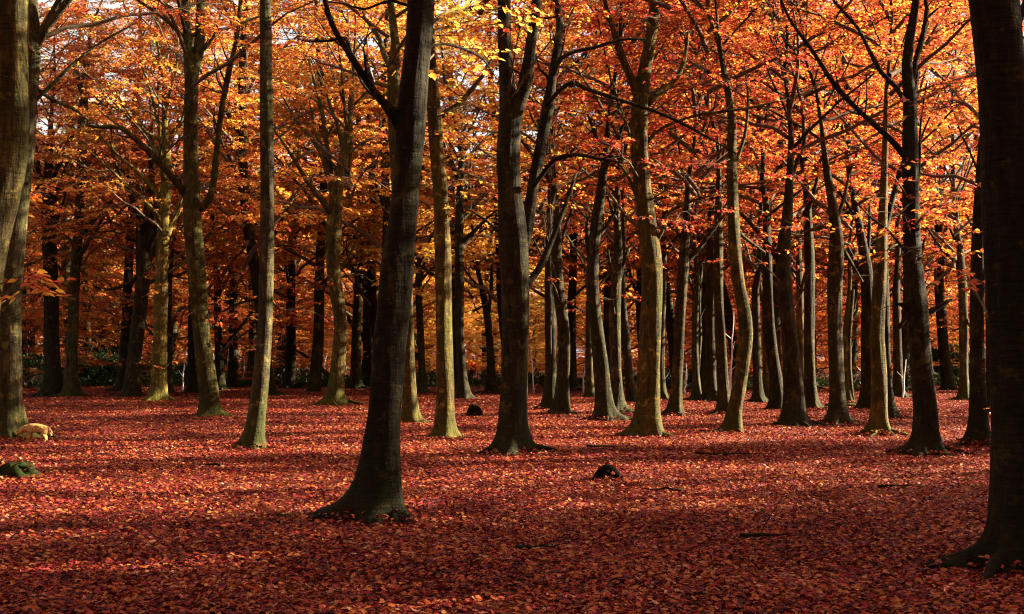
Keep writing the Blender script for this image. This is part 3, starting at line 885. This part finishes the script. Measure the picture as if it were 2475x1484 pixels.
for (lab, tr, li, hue, ti) in back:
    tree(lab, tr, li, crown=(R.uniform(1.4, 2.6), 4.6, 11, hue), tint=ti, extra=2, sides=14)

# ------------------------------------------------------------------ far trees, copied from a few kinds
def kind_tree(k):
    rng = np.random.default_rng(500 + k)
    p = np.array([0, 0, 0.0])
    d = np.array([rng.normal(0, .08), rng.normal(0, .08), 1.0])
    rows = []
    for i in range(22):
        rows.append([*p, .2 * (1 - i / 23) ** .8 + .015])
        d = unit(d * .85 + np.array([rng.normal(0, .04), rng.normal(0, .04), .18]))
        p = p + d * .75
    A = np.array(rows)
    P, rr = bottom_rows(A[:, :3], A[:, 3])
    return trunk_mesh(P, rr, .19, 600 + k, 1.0, 12), A


KINDS = [kind_tree(k) for k in range(6)]
SRC = []
for k in range(6):
    t = obj('beech_tree', None)
    tr = obj('trunk', KINDS[k][0], t)
    q = KINDS[k][1]
    for j in range(3):
        i = 5 + j * 3
        az, el = R.uniform(0, 6.28), rad(R.uniform(40, 60))
        pts = [q[i][:3]]
        for s in range(6):
            el += rad(R.uniform(-9, 9))
            pts.append(pts[-1] + np.array([math.cos(az) * math.cos(el), math.sin(az) * math.cos(el), math.sin(el)]) * .6)
        obj('limb', limb_mesh(np.array(pts), np.linspace(q[i][3] * .5, .012, 7), 900 + k * 5 + j, True, 6), t)
    obj('crown', CROWNS[k % len(CROWNS)], t, (q[9][0], q[9][1], 2.6))
    SRC.append(t)
used_src = set()


def far_tree(x, y, hue, label, group, crown_z=2.6, cscale=(1, 1), sc=1.0, tint=1.0, cat='tree'):
    k = R.randrange(6)
    src = SRC[k]
    if k in used_src:
        t = src.copy()
        C.objects.link(t)
        ch = []
        for c in src.children:
            d = c.copy()
            C.objects.link(d)
            d.parent = t
            ch.append(d)
    else:
        used_src.add(k)
        t, ch = src, list(src.children)
    t.location = (x, y, 0)
    t.rotation_euler.z = R.uniform(0, 6.28)
    t.scale = (sc, sc, sc)
    tag(t, label, cat, group)
    for d in ch:
        if d.name.startswith('crown'):
            d.location.z = crown_z
            d.scale = (cscale[0], cscale[0], cscale[1])
            d.color = (hue, 0, 0, 1)
        else:
            v = tint * R.uniform(.7, 1.3)
            d.color = (v, v * .93, v * .75, 1)
    TREES.append((x, y, t))
    return t


def hue_at(x, y):
    a = x / y * FPX + W / 2
    return float(np.interp(a, [0, 500, 900, 1150, 1400, 1600, 2000, 2475], [.47, .54, .58, .85, .58, .31, .33, .47])) + R.uniform(-.12, .12)


def free(x, y, gap):
    return all((x - a) ** 2 + (y - b) ** 2 > gap * gap for a, b, _ in TREES)


for (px, d) in [(648, 57), (935, 59), (925, 66), (300, 66), (470, 63), (1090, 65), (30, 58), (1236, 60), (700, 70), (860, 70), (760, 62), (560, 72), (1460, 65), (1560, 66), (1640, 70), (1700, 64), (1790, 67), (1880, 65), (1960, 70), (2050, 66), (2120, 70), (2180, 66), (2290, 68), (2350, 71), (1380, 66)]:
    x = (px - W / 2) / FPX * d
    far_tree(x, d, hue_at(x, d), 'slim dark beech, one of many alike far back in the wood', 'beeches far back in the wood', R.uniform(3.0, 4.0), (1.1, 1.3), R.uniform(1.1, 1.3), .6)
n_far = 0
for tries in range(6000):
    if n_far >= 112:
        break
    y = R.uniform(58, 150)
    x = R.uniform(-.46, .46) * y
    if y < 66 and x > -3:
        continue
    gap = 4.0 if y < 90 else 4.4
    if not free(x, y, gap):
        continue
    far_tree(x, y, hue_at(x, y) + .02, 'slim dark beech, one of many alike far back in the wood', 'beeches far back in the wood', R.uniform(.5, 2.4), (R.uniform(.95, 1.25), R.uniform(1.0, 1.25)), R.uniform(.95, 1.45))
    n_far += 1

# young beeches under the far trees: whole crown near the ground
YSRC = []
for k in range(3):
    t = obj('young_beech', None)
    rng = np.random.default_rng(70 + k)
    P = np.array([[rng.normal(0, .03) * i, rng.normal(0, .03) * i, i * .5 - .1] for i in range(11)])
    obj('trunk', limb_mesh(P, np.linspace(.05, .01, 11), 71 + k, False, 6), t)
    obj('crown', CROWNS[k + 2], t, (0, 0, .35))
    YSRC.append(t)
used_y = set()


def young_beech(x, y, f, hue, label, group):
    k = R.randrange(3)
    if k in used_y:
        t = YSRC[k].copy()
        C.objects.link(t)
        ch = []
        for c in YSRC[k].children:
            d = c.copy()
            C.objects.link(d)
            d.parent = t
            ch.append(d)
    else:
        used_y.add(k)
        t, ch = YSRC[k], list(YSRC[k].children)
    t.location = (x, y, 0)
    t.rotation_euler.z = R.uniform(0, 6.28)
    for d in ch:
        if d.name.startswith('crown'):
            d.scale = (f, f, f * .75)
            d.color = (hue, 0, 0, 1)
    tag(t, label, 'young tree', group)


YT = []
for tries in range(4000):
    if len(YT) >= 75:
        break
    y = R.uniform(66, 128)
    x = R.uniform(-.43, .43) * y
    if not all((x - a) ** 2 + (y - b) ** 2 > 9 for a, b in YT) or not free(x, y, 1.2):
        continue
    young_beech(x, y, R.uniform(.5, .8), hue_at(x, y) + .02, 'young beech with russet leaves low to the ground, among the far trunks', 'young beeches under the far trees')
    YT.append((x, y))


def far_wood():
    rng = np.random.default_rng(5)
    n = 150000
    cx = rng.uniform(-85, 85, 900)
    cyy = rng.uniform(156, 190, 900)
    cz = 20 * rng.uniform(0, 1, 900) ** 1.5
    k = rng.integers(0, 900, n)
    P = np.stack([cx[k] + rng.normal(0, 2.6, n), cyy[k] + rng.normal(0, 2.2, n), np.abs(cz[k] + rng.normal(0, .7, n))], 1)
    D = unit(np.stack([rng.normal(0, 1, n), rng.normal(0, 1, n), rng.normal(0, .3, n)], 1))
    N = unit(np.stack([rng.normal(0, .6, n), rng.normal(0, .6, n), np.ones(n)], 1))
    L = rng.uniform(.35, .65, n)
    V, Q = leaf_arrays(P, D, N, L, L * .35)
    mb = MB()
    for i in range(260):
        x, y = rng.uniform(-90, 90), rng.uniform(154, 188)
        mb.tube([[x, y, -.2], [x + rng.normal(0, .3), y, 5], [x + rng.normal(0, .6), y, 14]], [.3, .22, .05], 6, cap=False)
    TV, TQ = np.vstack(mb.V), np.vstack(mb.Q)
    me = mesh_from('far_wood', np.vstack([V, TV]), np.vstack([Q, TQ + len(V)]), [LEAF, TWIG], np.concatenate([np.zeros(len(Q)), np.ones(len(TQ))]))
    o = obj('far_wood', me)
    o.color = (.42, 0, 0, 1)
    tag(o, 'far off edge of the autumn wood closing the view', 'wood', kind='stuff')


far_wood()

# unseen beeches of the same wood, added beyond the frame to shade the foreground
def on_line(v, x):
    """a spot on the line that runs towards the sun through the clearing, v metres across it"""
    return x, (v + math.cos(SUN_AZ) * x) / math.sin(SUN_AZ)


for v, xs, r in [(10.6, (12, 20, 29, 39), 1.0), (7.8, (14, 22, 31), .9), (12.0, (17, 26), .6), (4.5, (9.5, 17, 26, 36), 1.05), (21.4, (13.5, 22, 33), .42), (29.2, (17, 27), .3), (-2, (14, 24), 1.0), (15.2, (24,), .36)]:
    for x in xs:
        a, b = on_line(v, x)
        far_tree(a, b, .45, 'beech standing outside the view, shading the clearing', 'beeches outside the view', R.uniform(2.4, 3.2), (r, 1.1), 1.1)
for v, x, f in [(21.2, 11.3, .42), (22.8, 13.6, .45), (29.6, 14.6, .42), (32.5, 15.4, .5), (36, 17, .5), (30.6, 20, .45), (34.5, 21.5, .5), (19.9, 9.6, .3)]:
    a, b = on_line(v, x)
    young_beech(a, b, f, .4, 'unseen young beech added outside the view to shade the right side', 'young beeches outside the view')  # added unseen, low crowns keep sun off the ground and trunks on the right
BEHIND = [(-5.5, -1), (5.5, -2), (-11, 5), (0.5, -3), (-16, 16), (-19, 20), (-30, 18), (-30, 40), (-33, 5), (-17, 34), (-24, 46), (24, -10), (0, -16), (-14, -24), (14, -24), (-28, -10), (-6, -4), (3, -7), (9, -2), (-12, 4), (-14, 13), (-18, 24), (-2, -13), (12, -11), (-11, -11), (-20, -3), (-23, 12), (6, -19), (-26, 30), (-8, -21), (18, -15), (-19, -15)]  # unseen ring around and behind the camera, added to dim the sky light
for (x, y) in BEHIND:
    far_tree(x, y, .45, 'beech standing outside the view, shading the clearing', 'beeches outside the view', R.uniform(2.2, 3.2), (1.2, 1.1), 1.15)

# ------------------------------------------------------------------ low leaf sprays on the nearer trees
def spray_part(ti, rects, hue, Y, leaf=.085, fine=True):
    a, b, t = TREES[ti]
    rng = np.random.default_rng(1000 + ti)
    base = np.array([a, b, 0.0])
    for (x0, y0, x1, y1, n) in rects:
        acc, mb = new_acc(), MB()
        cen = at((x0 + x1) / 2, (y0 + y1) / 2, Y) - base
        # carrying branch: from the trunk out to the middle of the leaves
        z0 = max(.6, cen[2] - .35 * math.hypot(cen[0], cen[1]))
        A = AXIS[ti]
        z0 = min(z0, A[-1][2] - .5)
        st = np.array([np.interp(z0, A[:, 2], A[:, 0]), np.interp(z0, A[:, 2], A[:, 1]), z0])
        mid = st * .45 + cen * .55 + np.array([0, 0, .15])
        P = spline(np.array([st, mid, cen]), .3)
        mb.tube(P, np.linspace(.022, .006, len(P)), 5, cap=False)
        for k in range(n):
            o = at(rng.uniform(x0, x1), rng.uniform(y0, y1), Y + rng.uniform(-.9, .9)) - base
            dv = o - cen
            az = math.atan2(dv[1], dv[0]) + rng.uniform(-.6, .6)
            ln = rng.uniform(.35, .7) * (1 + (x1 - x0) / FPX * Y * .2)
            mb.tube([P[int(len(P) * .7)], (P[-1] + o) / 2 + np.array([0, 0, .03]), o], [.007, .005, .003], 3, cap=False)
            spray(acc, o, az, rad(rng.uniform(-14, 6)), ln, leaf, rng, .75)
        o = obj('leaf_spray', foliage_mesh('leaf_spray', acc, mb, fine), t)
        o.color = (hue, 0, 0, 1)


spray_part(0, [(45, 655, 175, 715, 5)], .55, 12.8)
spray_part(9, [(1060, 5, 1190, 75, 9), (1055, 110, 1130, 160, 4)], .86, 15.5)
spray_part(9 + 1, [(690, 395, 900, 445, 9), (660, 300, 760, 360, 4)], .58, 32)
spray_part(15, [(1190, 5, 1340, 70, 10), (1370, 20, 1420, 60, 3)], .24, 21)
spray_part(11, [(1085, 190, 1195, 340, 16), (1085, 360, 1190, 520, 10)], .86, 28)
spray_part(16, [(1255, 90, 1440, 190, 12), (1260, 230, 1400, 400, 18), (1270, 440, 1390, 540, 8)], .86, 33)
spray_part(22, [(1480, 20, 1700, 110, 12), (1610, 130, 1900, 250, 14), (1440, 330, 1540, 420, 6), (1640, 340, 1900, 450, 12), (1580, 460, 1720, 560, 6)], .22, 26.5)
spray_part(30, [(1860, 530, 2020, 600, 9), (1700, 560, 1850, 640, 6)], .36, 31)
spray_part(38, [(2080, 470, 2260, 560, 9), (2150, 560, 2290, 640, 7), (2230, 440, 2350, 560, 8), (2060, 380, 2180, 440, 5)], .5, 22.5)
spray_part(42, [(2290, 650, 2390, 720, 4), (2250, 180, 2350, 300, 6)], .44, 14)
spray_part(5, [(395, 860, 440, 892, 3), (350, 690, 470, 720, 4)], .52, 50, .1)
spray_part(4, [(240, 850, 330, 880, 4), (310, 640, 370, 700, 4), (200, 690, 300, 720, 4)], .5, 53, .1)
spray_part(17, [(1280, 610, 1370, 640, 5), (1300, 660, 1360, 700, 3)], .42, 38, .1)
spray_part(19, [(1400, 700, 1560, 745, 8), (1440, 640, 1560, 680, 5)], .5, 40, .1)
spray_part(8, [(740, 640, 830, 690, 4), (640, 720, 760, 770, 5)], .42, 46, .1)
spray_part(6, [(440, 700, 600, 780, 8)], .46, 37, .09)

def drifts():
    rng = np.random.default_rng(21)
    Ps = []
    for (x, y, t) in TREES[:43]:
        n = int(260 * min(1, 26 / y))
        a = rng.uniform(0, 2 * PI, n)
        r = .2 + np.abs(rng.normal(.18, .22, n))
        Ps.append(np.stack([x + r * np.cos(a), y + r * np.sin(a), np.clip(.14 - .16 * r, .02, .12) * rng.uniform(.2, 1.1, n)], 1))
    for (px, py, w_, h_) in [(42, 1160, .34, .17), (1146, 1002, .22, .2), (1470, 1156, .26, .1), (86, 1068, .3, .03)]:
        g = ground_at(px, py)
        n = 60
        a = rng.uniform(0, 2 * PI, n)
        r = w_ * rng.uniform(.1, 1.5, n)
        Ps.append(np.stack([g[0] + r * np.cos(a), g[1] + r * np.sin(a) * .8, np.clip(h_ * (1.15 - (r / w_) ** 2), .015, None) + .015], 1)[(r > w_ * .75) | (rng.uniform(size=n) < .18)])
    P = np.vstack(Ps)
    n = len(P)
    az = rng.uniform(0, 6.28, n)
    D = unit(np.stack([np.cos(az), np.sin(az), rng.normal(0, .35, n)], 1))
    N = unit(np.stack([rng.normal(0, .45, n), rng.normal(0, .45, n), np.ones(n)], 1))
    L = rng.uniform(.045, .075, n)
    V, Q = leaf_arrays(P, D, N, L, L * .32, .4, .2, True)
    tag(obj('leaf_drifts', mesh_from('leaf_drifts', V, Q, [LITTER])), 'fallen leaves heaped around the feet of the trunks', 'leaves', kind='stuff')


drifts()

# ------------------------------------------------------------------ undergrowth, saplings
def shrub_mesh(seed, hgt, wid, n=2600):
    rng = np.random.default_rng(seed)
    m = 26
    c = np.stack([rng.normal(0, wid * .4, m), rng.normal(0, wid * .4, m), rng.uniform(.12, .95, m) * hgt], 1)
    k = rng.integers(0, m, n)
    P = c[k] + rng.normal(0, .17, (n, 3))
    P[:, 2] = np.abs(P[:, 2])
    D = unit(rng.normal(0, 1, (n, 3)) + np.array([0, 0, .1]))
    N = unit(rng.normal(0, .7, (n, 3)) + np.array([0, 0, 1.0]))
    L = rng.uniform(.09, .17, n)
    V, Q = leaf_arrays(P, D, N, L, L * .3)
    mb = MB()
    for q in c[:14]:
        mb.tube([[q[0] * .15, q[1] * .15, -.1], [q[0] * .6, q[1] * .6, q[2] * .55], q], [.02, .014, .006], 4, cap=False)
    TV, TQ = np.vstack(mb.V), np.vstack(mb.Q)
    return mesh_from('foliage', V, Q, [GREEN]), mesh_from('stems', TV, TQ, [TWIG])


SH = [shrub_mesh(800 + i, 1.5, 1.3) for i in range(3)]
for i, (px, d, sc) in enumerate([(62, 78, 1), (92, 80, 1.1), (205, 76, 1.1), (232, 80, 1.2), (262, 77, 1.0), (292, 81, 1.2), (345, 79, .9), (425, 82, .8), (462, 80, .9), (2260, 84, 1.3), (2300, 80, 1.5), (2312, 86, 1.2), (1130, 78, .7), (1500, 80, .7), (1640, 82, .8), (640, 84, .8)]):
    x = (px - W / 2) / FPX * d
    t = thing('evergreen_shrub', 'low dark evergreen shrub at the far edge of the clearing', 'shrub', (x, d, 0), 'evergreen shrubs at the far edge')
    f = obj('foliage', SH[i % 3][0], t)
    g = obj('stems', SH[i % 3][1], t)
    t.scale = (sc, sc, sc)
    t.rotation_euler.z = i * 1.3


def undergrowth():
    rng = np.random.default_rng(77)
    n = 46000
    d = rng.uniform(73, 92, n)
    x = rng.uniform(-.40, .40, n) * d
    hmax = .12 + .6 * np.clip(np.sin(x * .45 + 1) * np.sin(x * .17 + d * .35), 0, 1) + .3 * (x < -5) * (.5 + .5 * np.sin(x * 1.3 + d))
    hmax = np.clip(hmax, .08, 1.3)
    P = np.stack([x, d, rng.uniform(0, 1, n) ** .7 * hmax], 1)
    D = unit(rng.normal(0, 1, (n, 3)))
    N = unit(rng.normal(0, .7, (n, 3)) + np.array([0, 0, 1.0]))
    L = rng.uniform(.12, .26, n)
    V, Q = leaf_arrays(P, D, N, L, L * .32)
    tag(obj('undergrowth', mesh_from('undergrowth', V, Q, [GREEN])), 'dark green bramble and ivy along the far edge of the clearing', 'undergrowth', kind='stuff')


undergrowth()
for i, (px, py, h) in enumerate([(700, 912, 75), (722, 908, 85), (741, 910, 95), (752, 907, 60), (764, 908, 70), (778, 905, 110), (650, 910, 80), (836, 908, 80), (846, 904, 95), (858, 906, 70), (868, 905, 90), (475, 925, 95), (440, 930, 100), (590, 908, 70), (1290, 935, 110), (1262, 930, 90), (1360, 938, 90), (1605, 945, 80), (1655, 940, 75), (2085, 955, 90), (2180, 950, 95), (660, 905, 60), (1410, 935, 70), (1760, 960, 230)]):
    b = ground_at(px, max(py + 14, 928))
    rng = np.random.default_rng(300 + i)
    hm = h * b[1] / FPX
    lean = rng.normal(0, .09)
    P = np.array([[lean * hm * (k / 6) + (rng.normal(0, .02) if k else 0), rng.normal(0, .02), hm * k / 6 - (.1 if k == 0 else 0)] for k in range(7)])
    mb = MB()
    mb.tube(P, np.linspace(.042, .014, 7), 6)
    for k in range(3):
        i0 = 2 + k
        q = P[i0]
        mb.tube([q, q + np.array([rng.normal(0, .25), rng.normal(0, .2), rng.uniform(.2, .5)])], [.012, .005], 4, cap=False)
    tag(obj('bare_sapling', mb.mesh('bare_sapling', [PALE]), None, b), 'thin pale leafless sapling at the far edge of the clearing', 'sapling', 'bare pale saplings')

# ------------------------------------------------------------------ logs, stumps, fallen branches
def mound(name, base, wx, wy, hz, seed, m, rough=.18):
    rng = np.random.default_rng(seed)
    nu, nv = 28, 12
    V = []
    ph = rng.uniform(0, 6.28, 6)
    for j in range(nv + 1):
        f = j / nv
        for i in range(nu):
            a = i / nu * 2 * PI
            rr = math.cos(f * PI / 2) ** .6
            g = 1 + rough * (math.sin(2 * a + ph[0]) * .6 + math.sin(3 * a + ph[1]) * .5 + math.sin(5 * a + ph[2] + f * 3) * .35) + rng.normal(0, .05)
            V.append([wx * rr * g * math.cos(a), wy * rr * g * math.sin(a), hz * (math.sin(f * PI / 2) * (1 + .22 * math.sin(2 * a + ph[3]) + .16 * math.sin(5 * a + ph[4])) + rng.normal(0, .05)) - .05])
    V = np.array(V)
    i = np.arange(nv)[:, None] * nu
    k = np.arange(nu)[None, :]
    Q = np.stack([i + k, i + (k + 1) % nu, i + nu + (k + 1) % nu, i + nu + k], -1).reshape(-1, 4)
    return obj(name, mesh_from(name, V, Q, [m]), None, base)


b = ground_at(42, 1160)
o = mound('mossy_stump', b, .33, .26, .22, 1, MOSS, .25)
tag(o, 'low rotten stump covered in dark green moss at the left edge', 'stump')
b = ground_at(1146, 1002)
o = mound('rotten_stump', b, .2, .18, .26, 2, ROTTEN, .22)
tag(o, 'small black rotten stump between the double-stemmed trunk and the tall pale trunk', 'stump')
b = ground_at(1470, 1156)
P = spline(np.array([[-.2, .02, -.03, .035], [-.13, 0, .05, .05], [-.05, -.01, .115, .062], [.03, 0, .11, .065], [.1, .01, .06, .052], [.165, 0, .0, .04], [.22, -.01, -.05, .02]]), .02)
mb = MB()
rg = np.random.default_rng(8)
mb.tube(P[:, :3], P[:, 3] * (1 + rg.normal(0, .05, len(P))), 14)
mb.tube([[-.05, .02, .03], [.0, .08, .05], [.05, .16, -.03]], [.05, .045, .02], 8)
o = obj('root_log', mb.mesh('root_log', [ROTTEN]), None, b)
tag(o, 'short black arched root log alone in the sunlit leaves', 'log')
# small shaggy dog nosing at the foot of the left trunk
def dog():
    b = ground_at(84, 1068)
    sk = [(.165, 0, .245, .085), (.05, 0, .255, .082), (-.09, 0, .235, .092), (-.17, 0, .235, .062), (-.235, 0, .19, .058), (-.30, 0, .125, .030)]
    V = [k[:3] for k in sk]
    rr = [k[3] for k in sk]
    E = [(i, i + 1) for i in range(len(sk) - 1)]

    def chain(root, pts):
        p = root
        for q in pts:
            V.append(q[:3])
            rr.append(q[3])
            E.append((p, len(V) - 1))
            p = len(V) - 1
    chain(0, [(.225, .0, .235, .030), (.262, .0, .17, .034), (.268, .0, .10, .024)])
    for sg in (-1, 1):
        chain(0, [(.165, sg * .065, .17, .052), (.135, sg * .068, .125, .040), (.19, sg * .068, .075, .026), (.175, sg * .068, .022, .026), (.145, sg * .068, .018, .020)])
        chain(2, [(-.095, sg * .06, .16, .046), (-.085, sg * .062, .10, .034), (-.10, sg * .062, .05, .026), (-.105, sg * .062, .020, .026), (-.135, sg * .062, .016, .019)])
    me = bpy.data.meshes.new('dog')
    me.from_pydata(V, E, [])
    fur, t = mat('golden_fur')
    tc = nd(t, 'ShaderNodeTexCoord')
    n = noise(t, 28, 5, scaled(t, tc.outputs['Object'], (1, 1, .5)), .7)
    col = ramp(t, [(.3, (.16, .085, .02)), (.5, (.36, .21, .065)), (.7, (.55, .38, .16))], n)
    bs = nd(t, 'ShaderNodeBsdfPrincipled')
    bs.inputs['Roughness'].default_value = .9
    bs.inputs['Specular IOR Level'].default_value = .1
    t.links.new(col, bs.inputs['Base Color'])
    bu = nd(t, 'ShaderNodeBump')
    bu.inputs['Strength'].default_value = 1
    bu.inputs['Distance'].default_value = .02
    t.links.new(n, bu.inputs['Height'])
    t.links.new(bu.outputs[0], bs.inputs['Normal'])
    t.links.new(bs.outputs[0], nd(t, 'ShaderNodeOutputMaterial').inputs[0])
    me.materials.append(fur)
    o = obj('dog', me, None, b)
    o.rotation_euler.z = rad(8)
    o.scale = (1.08, 1.08, 1.08)
    m = o.modifiers.new('skin', 'SKIN')
    for v, r in zip(me.skin_vertices[0].data, rr):
        v.radius = (r, r)
    me.skin_vertices[0].data[0].use_root = True
    m.use_smooth_shade = True
    sub = o.modifiers.new('sub', 'SUBSURF')
    sub.levels = sub.render_levels = 3
    tx = bpy.data.textures.new('fur_clumps', 'CLOUDS')
    tx.noise_scale = .035
    dp = o.modifiers.new('fur', 'DISPLACE')
    dp.texture = tx
    dp.strength = .028
    tag(o, 'small golden shaggy dog, rump in the sun, at the foot of the thick left trunk', 'dog')
    for sg in (-1, 1):
        mb = MB()
        mb.tube([[-.215, sg * .045, .235], [-.225, sg * .07, .20], [-.235, sg * .072, .15], [-.24, sg * .066, .12]], [.012, .026, .024, .006], 8)
        obj('ear', mb.mesh('ear', [fur]), o)
        mb = MB()
        mb.tube([[-.277, sg * .028, .178], [-.283, sg * .034, .176]], [.008, .004], 6)
        obj('eye', mb.mesh('eye', [ROTTEN]), o)
    mb = MB()
    mb.tube([[-.318, 0, .118], [-.334, 0, .110]], [.014, .008], 8)
    obj('nose', mb.mesh('nose', [ROTTEN]), o)


dog()
# mossy fallen trunk far right
b = ground_at(2030, 986)
P = np.array([[-.45, 0, .05], [0, .05, .08], [.4, .03, .06], [.75, .1, .02]])
o = obj('fallen_log', limb_mesh(spline(P, .15), np.linspace(.09, .06, len(spline(P, .15))), 5, False), None, b)
o.color = (1.2, 1.3, .5, 1)
tag(o, 'slim mossy fallen log at the foot of the paired thin stems', 'log')
b = ground_at(782, 935)
P = spline(np.array([at(692, 832, b[1]), at(735, 858, b[1]), at(782, 896, b[1] - .5), at(800, 915, b[1] - 1)]) - b, .3)
o = obj('hanging_branch', limb_mesh(P, np.linspace(.05, .14, len(P)), 6, True), None, b)
tag(o, 'dead branch slanting down from the mossy low-forked trunk to the ground', 'branch')
for i, (px, py, ln, az) in enumerate([(1770, 1106, 1.2, .05), (1690, 1050, .8, 2.8), (1460, 1092, .6, .2), (1850, 1290, .5, .3), (700, 1246, .35, 1.0), (1600, 1180, .5, 2.9), (1300, 1330, .4, .4), (2180, 1180, .6, .1), (500, 1130, .5, 2.7), (260, 985, .9, .1)]):
    b = ground_at(px, py)
    rng = np.random.default_rng(90 + i)
    c, s = math.cos(az), math.sin(az)
    P = np.array([[c * ln * (k / 5 - .5), s * ln * (k / 5 - .5), .03 + abs(rng.normal(0, .015))] for k in range(6)]) + np.array([0, 0, float(gz(b[0], b[1]))])
    o = obj('fallen_branch', limb_mesh(P, np.linspace(.022, .006, 6), 95 + i, True, 6), None, b)
    o.color = (.5, .45, .4, 1)
    tag(o, 'thin dark fallen branch lying in the leaf litter', 'branch', 'fallen branches in the leaves')

# ------------------------------------------------------------------ bird on the limb of the big tree
BLACKF = plain('black_feathers', (.012, .012, .014), .5)
HORN = plain('horn', (.05, .035, .01), .5)
Yb = TREES[9][1] - .22
p0 = at(894, 186, Yb - .04)
t = thing('perched_bird', 'small dark bird perched on the left limb of the biggest trunk', 'bird', p0)
P = spline(np.array([[.045, .01, -.055, .006], [.028, .008, -.025, .014], [.010, .003, .008, .024], [-.002, 0, .035, .029], [-.004, 0, .058, .023], [-.002, 0, .074, .020], [-.006, 0, .092, .017], [-.010, 0, .104, .006]]), .006)
mb = MB()
mb.tube(P[:, :3], P[:, 3], 12)
obj('body', mb.mesh('body', [BLACKF]), t)
for sgn in (-1, 1):
    mb = MB()
    mb.tube([[.0, sgn * .026, .06], [.012, sgn * .028, .03], [.03, sgn * .018, -.01], [.04, sgn * .008, -.035]], [.006, .012, .009, .003], 6)
    obj('wing', mb.mesh('wing', [BLACKF]), t)
    mb = MB()
    mb.tube([[-.004, sgn * .008, .012], [-.008, sgn * .008, -.012], [-.014, sgn * .008, -.02]], [.003, .002, .002], 5)
    obj('leg', mb.mesh('leg', [HORN]), t)
mb = MB()
mb.tube([[-.018, 0, .090], [-.034, 0, .087]], [.006, .0015], 6)
obj('beak', mb.mesh('beak', [HORN]), t)

# ------------------------------------------------------------------ parked bicycle far left
RED = plain('red_paint', (.22, .012, .014), .35)
STEEL = plain('pale_steel', (.62, .60, .56), .3, .6)
RUB = plain('rubber', (.02, .02, .02), .8)
b = ground_at(66, 944)
t = thing('parked_bicycle', 'red bicycle with pale mudguards parked at the far left', 'bicycle', b)
t.rotation_euler.z = rad(38)


def ring(mb, c, r, th, n=28, a0=0.0, a1=2 * PI, sides=6):
    an = np.linspace(a0, a1, n)
    mb.tube(np.stack([c[0] + r * np.cos(an), np.full(n, c[1]), c[2] + r * np.sin(an)], 1), np.full(n, th), sides, cap=False)


for cx in (-.53, .53):
    wv = obj('wheel', None, t, (cx, 0, .335))
    mb = MB()
    ring(mb, (0, 0, 0), .318, .018)
    obj('tyre', mb.mesh('tyre', [RUB]), wv)
    mb = MB()
    ring(mb, (0, 0, 0), .295, .010)
    for k in range(14):
        a = k / 14 * 2 * PI
        mb.tube([[0, .02 * (-1) ** k, 0], [.29 * math.cos(a), 0, .29 * math.sin(a)]], [.002, .002], 3, cap=False)
    mb.tube([[0, -.05, 0], [0, .05, 0]], [.02, .02], 8)
    obj('rim', mb.mesh('rim', [STEEL]), wv)
    mb = MB()
    ring(mb, (cx, 0, .335), .352, .016, 14, rad(15), rad(165) if cx > 0 else rad(190))
    obj('mudguard', mb.mesh('mudguard', [STEEL]), t)
mb = MB()
for a_, b_, r_ in [((-.53, 0, .335), (-.08, 0, .30), .014), ((-.08, 0, .30), (-.2, 0, .82), .018), ((-.53, 0, .335), (-.17, 0, .74), .011), ((-.08, 0, .30), (.38, 0, .72), .02), ((-.16, 0, .62), (.37, 0, .80), .018), ((.36, 0, .92), (.42, 0, .62), .02), ((.42, .05, .62), (.53, .05, .335), .013), ((.42, -.05, .62), (.53, -.05, .335), .013)]:
    mb.tube([a_, b_], [r_, r_], 8)
obj('frame', mb.mesh('frame', [RED]), t)
mb = MB()
mb.tube(spline(np.array([[.22, -.30, 1.02], [.30, -.27, 1.04], [.38, -.12, 1.03], [.36, 0, 1.0], [.38, .12, 1.03], [.30, .27, 1.04], [.22, .30, 1.02]]), .06), [.012] * len(spline(np.array([[.22, -.30, 1.02], [.30, -.27, 1.04], [.38, -.12, 1.03], [.36, 0, 1.0], [.38, .12, 1.03], [.30, .27, 1.04], [.22, .30, 1.02]]), .06)), 6)
mb.tube([[.36, 0, .90], [.36, 0, 1.0]], [.014, .014], 6)
obj('handlebar', mb.mesh('handlebar', [STEEL]), t)
mb = MB()
mb.tube([[-.36, 0, .93], [-.28, 0, .945], [-.16, 0, .93], [-.05, 0, .925]], [.06, .085, .04, .018], 10)
mb.tube([[-.2, 0, .80], [-.215, 0, .92]], [.013, .013], 6)
obj('saddle', mb.mesh('saddle', [RUB]), t)
mb = MB()
mb.tube([[-.08, -.06, .30], [-.08, .06, .30]], [.07, .07], 14)
mb.tube([[-.08, .07, .30], [.02, .07, .16]], [.01, .01], 6)
mb.tube([[-.08, -.07, .30], [-.18, -.07, .44]], [.01, .01], 6)
obj('crank', mb.mesh('crank', [STEEL]), t)
